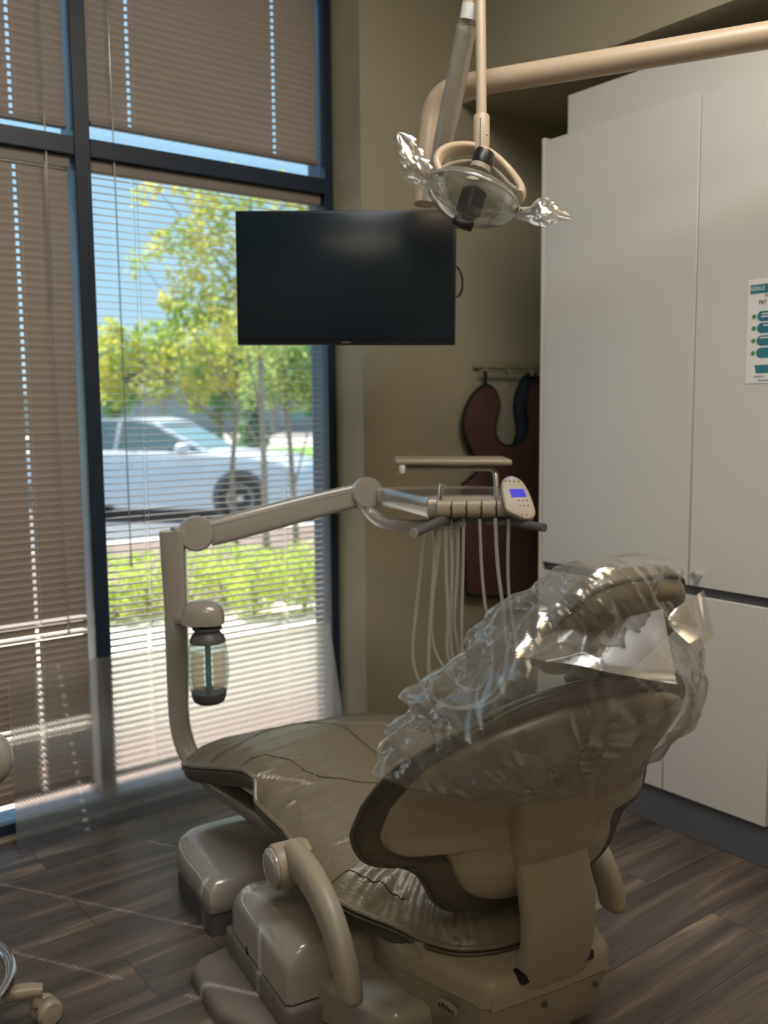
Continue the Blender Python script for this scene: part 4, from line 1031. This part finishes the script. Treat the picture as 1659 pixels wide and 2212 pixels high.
# clear sleeve over the spring arm
sa_ = smoothpath([dep(930, 440, 2.33), dep(944, 380, 2.32), dep(962, 290, 2.26), dep(1000, 100, 2.16), dep(1008, 55, 2.14)], 10)
c0 = sa_[0].copy(); bm = bmesh.new(); rings = []
for i, p in enumerate(sa_):
    d_ = (sa_[min(i+1, len(sa_)-1)]-sa_[max(i-1, 0)]).normalized(); a_ = d_.cross(V((0, 0, 1))).normalized(); b_ = a_.cross(d_)
    rings.append([p-c0+(a_*math.cos(2*PI*j/24)+b_*math.sin(2*PI*j/24))*(.0235+.003*noise.noise(V((j*.6, i*.3, 1)))) for j in range(24)])
loft(bm, rings, cap=False)
o = obj('arm_sleeve', bm, M['sleeve'], angle=180); o.location = c0
tag(o, 'long clear plastic sleeve over the slanting spring arm of the dental light', 'plastic sleeve')
# crinkled wraps on the two handles
def wrap(name, spine, rads, label, seed):
    pts = smoothpath([dep(*p) for p in spine], 8); c0 = pts[0].copy(); bm = bmesh.new(); rings = []; n_ = len(pts)
    for i, p in enumerate(pts):
        d_ = (pts[min(i+1, n_-1)]-pts[max(i-1, 0)]).normalized(); f_ = (ROT @ V((0, 0, 1))); b_ = (f_-d_*f_.dot(d_)).normalized(); a_ = d_.cross(b_)
        x = i/(n_-1)*(len(rads)-1); k = min(int(x), len(rads)-2); r_ = rads[k]+(rads[k+1]-rads[k])*(x-k)
        ring = []
        for j in range(40):
            an = 2*PI*j/40; q_ = V((math.cos(an)*1.2, math.sin(an)*1.2, i*.10+seed)); dd = noise.voronoi(q_*1.7)[0]
            rr_ = r_*(.80+.95*abs(noise.noise(q_*1.1))+.22*abs(noise.noise(q_*3.0)))
            ring.append(p-c0+a_*math.cos(an)*rr_+b_*math.sin(an)*rr_*.40)
        rings.append(ring)
    loft(bm, rings, cap=False); o = obj(name, bm, M['foil'], angle=25); o.location = c0
    return tag(o, label, 'plastic wrap')
wrap('handle_wrap', [(936, 404, 2.03), (914, 385, 2.02), (896, 352, 2.02), (878, 318, 2.02), (860, 286, 2.02)], [.006, .020, .030, .024, .020, .002], 'crinkled clear wrap on the left handle of the dental light, pointing up', 1)
wrap('handle_wrap', [(1112, 466, 2.04), (1150, 462, 2.02), (1180, 461, 2.01), (1210, 466, 2.01), (1240, 474, 2.01)], [.003, .014, .030, .022, .010, .001], 'crinkled clear wrap on the right handle of the dental light, over the cabinet', 5)

# ================================================================ STOOL at the left edge
cp0 = pl(88, 2212, 2, 0); sc0 = pl(-215, 2225, 2, .05); sc0.z = 0
st = thing('dental_stool', 'rolling stool with chrome foot ring, cut off by the left edge', 'stool', sc0)
to_c = (cp0-sc0); to_c.z = 0; Lr = to_c.length; to_c.normalize()
def caster(ang, name='leg'):
    d_ = Matrix.Rotation(ang, 3, 'Z') @ to_c; s_ = V((-d_.y, d_.x, 0))
    bm = bmesh.new(); tube(bm, [d_*.04+V((0, 0, .085)), d_*(Lr-.02)+V((0, 0, .078)), d_*(Lr+.006)+V((0, 0, .074))], .017, 14, ry=.013, up=(0, 0, 1), pw=3.4, rs=[1.2, .95, .8])
    tube(bm, [d_*(Lr-.006)+V((0, 0, .082)), d_*(Lr-.006)+V((0, 0, .045))], .013, 14)
    lg = obj(name, bm, M['plastic'], st)
    w_ = Matrix.Rotation(.5, 3, 'Z') @ s_
    for sg in (-1, 1):
        bm = bmesh.new(); lathe(bm, [(.0001, .003), (.025, .003), (.0275, .006), (.0275, .018), (.022, .024), (.0001, .026)], 28, frame_mx(d_*(Lr+.012)+V((0, 0, .0275)), (0, 0, 1), z=w_*sg)); obj('caster_wheel', bm, M['plastic'], lg)
for k in range(5): caster(2*PI*k/5)
obj('column', tube(bmesh.new(), [V((0, 0, .07)), V((0, 0, .42))], .028, 20), M['chrome'], st)
rg = [V((math.cos(2*PI*j/64)*.205, math.sin(2*PI*j/64)*.205, .125)) for j in range(64)]
obj('foot_ring', tube(bmesh.new(), rg, .013, 14, ry=.011, closed=True, up=(0, 0, 1)), M['chrome'], st)
for k in range(4):
    d_ = V((math.cos(k*PI/2+.3), math.sin(k*PI/2+.3), 0)); obj('ring_spoke', tube(bmesh.new(), [d_*.02+V((0, 0, .16)), d_*.205+V((0, 0, .125))], .006, 8), M['chrome'], st)
bm = bmesh.new(); lathe(bm, [(.0001, .43), (.15, .43), (.185, .445), (.195, .47), (.185, .50), (.14, .515), (.0001, .52)], 40); obj('seat', bm, M['leather'], st)
bp_ = dep(-20, 1640, 1.95)-sc0; bm = bmesh.new(); ball(bm, bp_, .052, 24, (.85, .85, 1.1)); obj('arm_support', bm, M['plastic_grey'], st)
obj('support_rod', tube(bmesh.new(), smoothpath([bp_, V((bp_.x*.9, bp_.y*.9, bp_.z-.05)), V((bp_.x*.5, bp_.y*.5, .41)), V((0, 0, .40))], 6), .009, 10), M['chrome'], st)

# ================================================================ OUTDOORS
GZ = -.15; PZ = -.32
def gquad(pxs, z, mat, name, th=.05, kind='structure'):
    q = [pl(x, y, 2, z) for x, y in pxs]; bm = bmesh.new()
    prism(bm, [V((p.x, p.y, z-th)) for p in q], (0, 0, th)); o = obj(name, bm, mat, smooth=False); o['kind'] = kind
    return o
struct('walkway', B((-14, 2.92, GZ-.1), (16, 6.1, GZ)), M['concrete'])
struct('paving_band', B((-14, 3.05, GZ), (16, 3.9, GZ+.004)), M['paver'])
struct('planting_bed', B((-14, 6.1, GZ-.1), (16, 9.4, GZ+.01)), M['mulch'])
struct('kerb', B((-14, 9.4, GZ-.2), (16, 9.6, GZ+.02)), M['concrete'])
struct('parking_lot', B((-60, 9.6, PZ-.1), (90, 26, PZ)), M['asphalt'])
g = obj('lawn', B((-60, 26, PZ-.1), (90, 33, PZ+.03)), M['grass'], smooth=False); tag(g, 'strip of mown green grass beyond the parked car', 'grass', kind='stuff')
struct('road', B((-90, 33, PZ-.1), (140, 75, PZ)), M['road'])
struct('far_ground', B((-160, 75, PZ-.1), (260, 170, PZ)), M['grass'])
# far low building
a, b = dep(150, 900, 62), dep(760, 900, 62)
fb2 = thing('far_building', 'low grey building across the road behind the car', 'building', V((a.x, a.y, PZ)), math.atan2(b.y-a.y, b.x-a.x))
Lb = (b-a).length
obj('wall', B((-6, 0, 0), (Lb+8, 9, 2.5)), M['facade'], fb2, smooth=False); obj('roof', B((-6.4, -.4, 2.5), (Lb+8.4, 9.4, 2.75)), M['asphalt'], fb2, smooth=False)
for i in range(7): obj('window', B((i*2.9-3, -.04, .8), (i*2.9-1.4, .02, 1.9)), M['carglass'], fb2, smooth=False)

# ---- leaves
def leaves(bm, c, r, n, size, sq=(1, 1, 1)):
    for _ in range(n):
        while True:
            d_ = V((random.uniform(-1, 1), random.uniform(-1, 1), random.uniform(-1, 1)))
            if .15 < d_.length < 1: break
        p = V(c)+V((d_.x*r*sq[0], d_.y*r*sq[1], d_.z*r*sq[2]))
        q = Matrix.Rotation(random.uniform(0, 6.3), 3, 'Z') @ Matrix.Rotation(random.uniform(-1.2, 1.2), 3, 'X') @ Matrix.Rotation(random.uniform(-1.2, 1.2), 3, 'Y')
        s = size*random.uniform(.6, 1.3)
        vs = [bm.verts.new(p+q @ V(k)*s) for k in ((-.5, 0, 0), (0, -.32, .06), (.5, 0, 0), (0, .32, .06))]
        bm.faces.new(vs)
def tree(label, base, trunk_pts, clusters, size, mat, r0=.05, group='young street trees by the walkway'):
    t = thing('street_tree', label, 'tree', base, 0, group)
    tp = smoothpath([V(p)-base for p in trunk_pts], 5); n_ = len(tp)
    r0 *= .62
    bm = bmesh.new(); tube(bm, tp, r0, 8, rs=[1-.6*i/n_ for i in range(n_)])
    top_ = tp[-1]
    for (c, r, n) in clusters[::2]:
        k = random.choice(tp[n_//3:]); c_ = V(c)-base
        tube(bm, [k, (k+c_)/2+V((0, 0, .08)), c_], r0*.32, 5, rs=[1, .7, .3])
    obj('trunk', bm, M['bark'], t)
    bm = bmesh.new()
    for c, r, n in clusters: leaves(bm, V(c)-base, r, int(n*1.9), size)
    obj('foliage', bm, mat, t, smooth=False); return t
def cl(x, y, d, rpx, n): return (dep(x, y, d), rpx*d/F, n)
def base_at(x, d): p = dep(x, 882, d); return V((p.x, p.y, GZ))
# near trees
b1 = base_at(578, 7.0)
tree('tree with a thin grey trunk, tallest crown reaching over the television', b1, [b1, dep(574, 1150, 7.0), dep(570, 1000, 7.0), dep(565, 880, 7.0), dep(560, 700, 7.0), dep(545, 560, 7.1), dep(540, 430, 7.1)],
 [cl(390, 400, 7, 26, 22), cl(440, 430, 7, 40, 60), cl(330, 400, 7, 28, 26), cl(300, 425, 7.2, 26, 16), cl(500, 410, 7, 60, 110), cl(600, 430, 7, 60, 120), cl(680, 440, 7, 50, 90),
  cl(455, 480, 7, 55, 130), cl(400, 520, 7, 50, 110), cl(345, 530, 7, 32, 44), cl(480, 560, 7, 70, 170), cl(400, 600, 7, 45, 60), cl(300, 560, 7.1, 28, 18), cl(420, 660, 7, 55, 110), cl(370, 650, 7, 30, 40), cl(380, 700, 7, 34, 40), cl(480, 660, 7, 70, 190), cl(600, 560, 7, 90, 140), cl(560, 700, 7, 90, 190), cl(290, 590, 7.2, 20, 8)], .055, M['leaf_y'])
b2 = base_at(505, 8.2)
tree('tree standing left of the others, low crown over the silver car', b2, [b2, dep(502, 1060, 8.2), dep(506, 950, 8.2), dep(515, 860, 8.2), dep(500, 760, 8.2)],
 [cl(260, 760, 8.2, 55, 150), cl(330, 740, 8.2, 55, 150), cl(245, 850, 8.2, 34, 90), cl(235, 800, 8.2, 40, 110), cl(400, 740, 8.2, 60, 170), cl(330, 820, 8.2, 55, 120), cl(440, 800, 8.2, 60, 170), cl(500, 780, 8.2, 70, 200), cl(240, 715, 8.2, 30, 60), cl(420, 850, 8.2, 40, 70), cl(520, 840, 8.2, 40, 60), cl(470, 720, 8.2, 60, 140)], .062, M['leaf_y'])
b3 = base_at(640, 7.6)
tree('tree nearest the right side of the pane, pale crown under the television', b3, [b3, dep(637, 1120, 7.6), dep(628, 980, 7.6), dep(618, 860, 7.6), dep(610, 760, 7.6)],
 [cl(600, 790, 7.6, 60, 170), cl(660, 790, 7.6, 60, 170), cl(700, 830, 7.6, 50, 110), cl(560, 840, 7.6, 50, 120), cl(640, 850, 7.6, 45, 100), cl(730, 780, 7.6, 60, 150), cl(680, 870, 7.6, 24, 30), cl(620, 740, 7.6, 60, 140)], .058, M['leaf_g'])
# far trees
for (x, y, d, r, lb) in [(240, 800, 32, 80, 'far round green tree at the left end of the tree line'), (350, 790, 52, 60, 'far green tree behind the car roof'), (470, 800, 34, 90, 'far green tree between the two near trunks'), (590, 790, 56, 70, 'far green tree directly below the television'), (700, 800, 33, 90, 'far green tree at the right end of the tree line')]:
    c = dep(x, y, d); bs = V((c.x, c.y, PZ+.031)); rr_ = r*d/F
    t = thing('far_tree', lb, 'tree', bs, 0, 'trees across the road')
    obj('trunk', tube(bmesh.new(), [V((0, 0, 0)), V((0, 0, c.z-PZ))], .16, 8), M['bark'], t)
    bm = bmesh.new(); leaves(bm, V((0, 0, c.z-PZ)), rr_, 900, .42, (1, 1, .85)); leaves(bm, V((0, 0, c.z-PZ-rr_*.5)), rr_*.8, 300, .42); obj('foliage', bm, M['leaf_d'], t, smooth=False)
t = thing('conifer', 'narrow dark evergreen standing behind the thin tree trunks', 'tree', V((dep(545, 900, 30).x, dep(545, 900, 30).y, PZ+.031)))
bm = bmesh.new()
for i in range(9): leaves(bm, V((0, 0, .35+i*.24)), .62-.05*i, 110, .26)
obj('foliage', bm, M['leaf_d'], t, smooth=False); obj('trunk', tube(bmesh.new(), [V((0, 0, 0)), V((0, 0, 2.2))], .07, 8), M['bark'], t)
# shrubs in the bed
for x, y, d, r, n, lb in [(250, 1265, 6.3, 62, 330, 'bright shrub at the left end of the planting bed'), (325, 1255, 6.5, 62, 330, 'bright shrub second from the left in the planting bed'), (410, 1240, 6.6, 62, 330, 'bright shrub behind the post of the delivery arm'), (485, 1232, 6.8, 58, 330, 'bright shrub behind the water bottle bracket'), (545, 1250, 6.4, 64, 430, 'tall yellow-green shrub just right of the water bottle'), (600, 1225, 7.0, 42, 200, 'small shrub between the two tall shrubs'), (655, 1235, 6.5, 62, 430, 'tall yellow-green shrub nearest the right window frame')]:
    c = dep(x, y, d); bs = V((c.x, c.y, GZ)); t = thing('shrub', lb, 'shrub', bs, 0, 'shrubs in the planting bed outside')
    bm = bmesh.new(); leaves(bm, V((0, 0, c.z-GZ)), r*d/F, int(n*1.7), .040, (1.1, 1.1, 1.15)); leaves(bm, V((0, 0, (c.z-GZ)*.5)), r*d/F*.8, n//2, .040); obj('foliage', bm, M['leaf_s'], t, smooth=False)
    bm = bmesh.new()
    for k in range(5): tube(bm, [V((0, 0, 0)), V((random.uniform(-.12, .12), random.uniform(-.1, .1), c.z-GZ))], .006, 5)
    obj('stem', bm, M['bark'], t)
# ---- silver car
cdp = 13.0
def lp(px_, d=cdp): p = dep(px_, 882, d); return V((p.x, p.y, PZ))
c0, c1 = lp(515), lp(515-560*2.6/3.2, 13.4)
cax = (c0-c1); cax.z = 0; cax.normalize(); cw = V((-cax.y, cax.x, 0))           # cax: forward, cw: away from the window
car = thing('car', 'silver car parked outside beyond the shrubs, nose to the right', 'car', c0)
def C3(x, y, z): return cax*x+cw*y+V((0, 0, z))
body = [(.78, .30), (.86, .42), (.84, .60), (.74, .76), (.40, .90), (-.45, .98), (-1.2, 1.0), (-3.3, 1.02), (-3.45, .9), (-3.5, .5), (-3.4, .28), (-3.0, .24), (-.4, .22), (.45, .22)]
bm = bmesh.new(); bp2 = smoothpath([V((a, b, 0)) for a, b in body], 3, True)
loft(bm, [[C3(p.x*(1-.012*k), y, .22+(p.y-.22)*kk) for p in bp2] for y, k, kk in ((-.02, 4, .9), (.0, 1, .97), (.06, 0, 1), (.9, 0, 1.02), (1.74, 0, 1), (1.8, 1, .97), (1.82, 4, .9))])
obj('body', bm, M['carpaint'], car)
gh = [(-.50, .96), (-1.22, 1.36), (-1.6, 1.43), (-2.4, 1.42), (-3.0, 1.28), (-3.4, .98)]
def ghr(y, ins, dz): return [C3(x*(1)+(-ins if x > -1.6 else ins), y, z-dz*(z-.96)) for x, z in gh]
bm = bmesh.new(); loft(bm, [ghr(.10, .0, .0), ghr(.2, .02, -.01), ghr(1.6, .02, -.01), ghr(1.7, 0, 0)]); obj('greenhouse', bm, M['carglass'], car)
bm = bmesh.new(); prism(bm, [C3(-1.24, .1, 1.36), C3(-1.6, .1, 1.425), C3(-2.4, .1, 1.415), C3(-2.95, .1, 1.28), C3(-2.95, .1, 1.31), C3(-2.4, .1, 1.455), C3(-1.6, .1, 1.465), C3(-1.22, .1, 1.40)], cw*1.6); obj('roof', bm, M['carpaint'], car)
for pts_ in ([(-.46, .96), (-1.25, 1.38)], [(-1.85, .98), (-1.75, 1.42)], [(-2.95, 1.0), (-2.7, 1.38)]):
    bm = bmesh.new(); tube(bm, [C3(pts_[0][0], .085, pts_[0][1]), C3(pts_[1][0], .10, pts_[1][1])], .03, 8); obj('pillar', bm, M['carpaint'], car)
for x in (0, -2.75):
    for y in (-.01, 1.81):
        bm = bmesh.new(); lathe(bm, [(.19, -.02), (.31, -.03), (.335, 0), (.335, .16), (.30, .19), (.1, .19)], 32, frame_mx(C3(x, y if y < 1 else y-.16, .335), (0, 0, 1), z=cw)); wh = obj('wheel', bm, M['tyre'], car)
        bm = bmesh.new(); lathe(bm, [(.0001, -.03), (.05, -.03), (.06, -.015), (.18, -.02), (.2, -.03), (.2, .05), (.0001, .05)], 10, frame_mx(C3(x, y if y < 1 else y-.16, .335), (0, 0, 1), z=cw)); obj('rim', bm, M['steel'], wh)
    bm = bmesh.new(); lathe(bm, [(.335, -.012), (.40, -.012), (.40, .02), (.335, .02)], 32, frame_mx(C3(x, -.015, .345), (0, 0, 1), z=cw)); obj('wheel_arch', bm, M['plastic_dark'], car)
obj('mirror', ball(bmesh.new(), C3(-.78, -.12, 1.04), .11, 14, (1, 1, .75)), M['carpaint'], car)
for x in (-1.0, -2.0): obj('door_handle', tube(bmesh.new(), [C3(x-.55, -.02, .80), C3(x-.75, -.02, .80)], .018, 8), M['chrome'], car)
c = dep(683, 1010, 16); tmk = thing('marker_post', 'slim orange and white marker post at the right side of the pane, by the grass', 'post', V((c.x, c.y, PZ)))
obj('post', tube(bmesh.new(), [V((0, 0, 0)), V((0, 0, .8))], .05, 8), M['white'], tmk)
for z in (.25, .55): obj('band', tube(bmesh.new(), [V((0, 0, z)), V((0, 0, z+.14))], .053, 8), M['redlamp'], tmk)
c = dep(650, 870, 26)
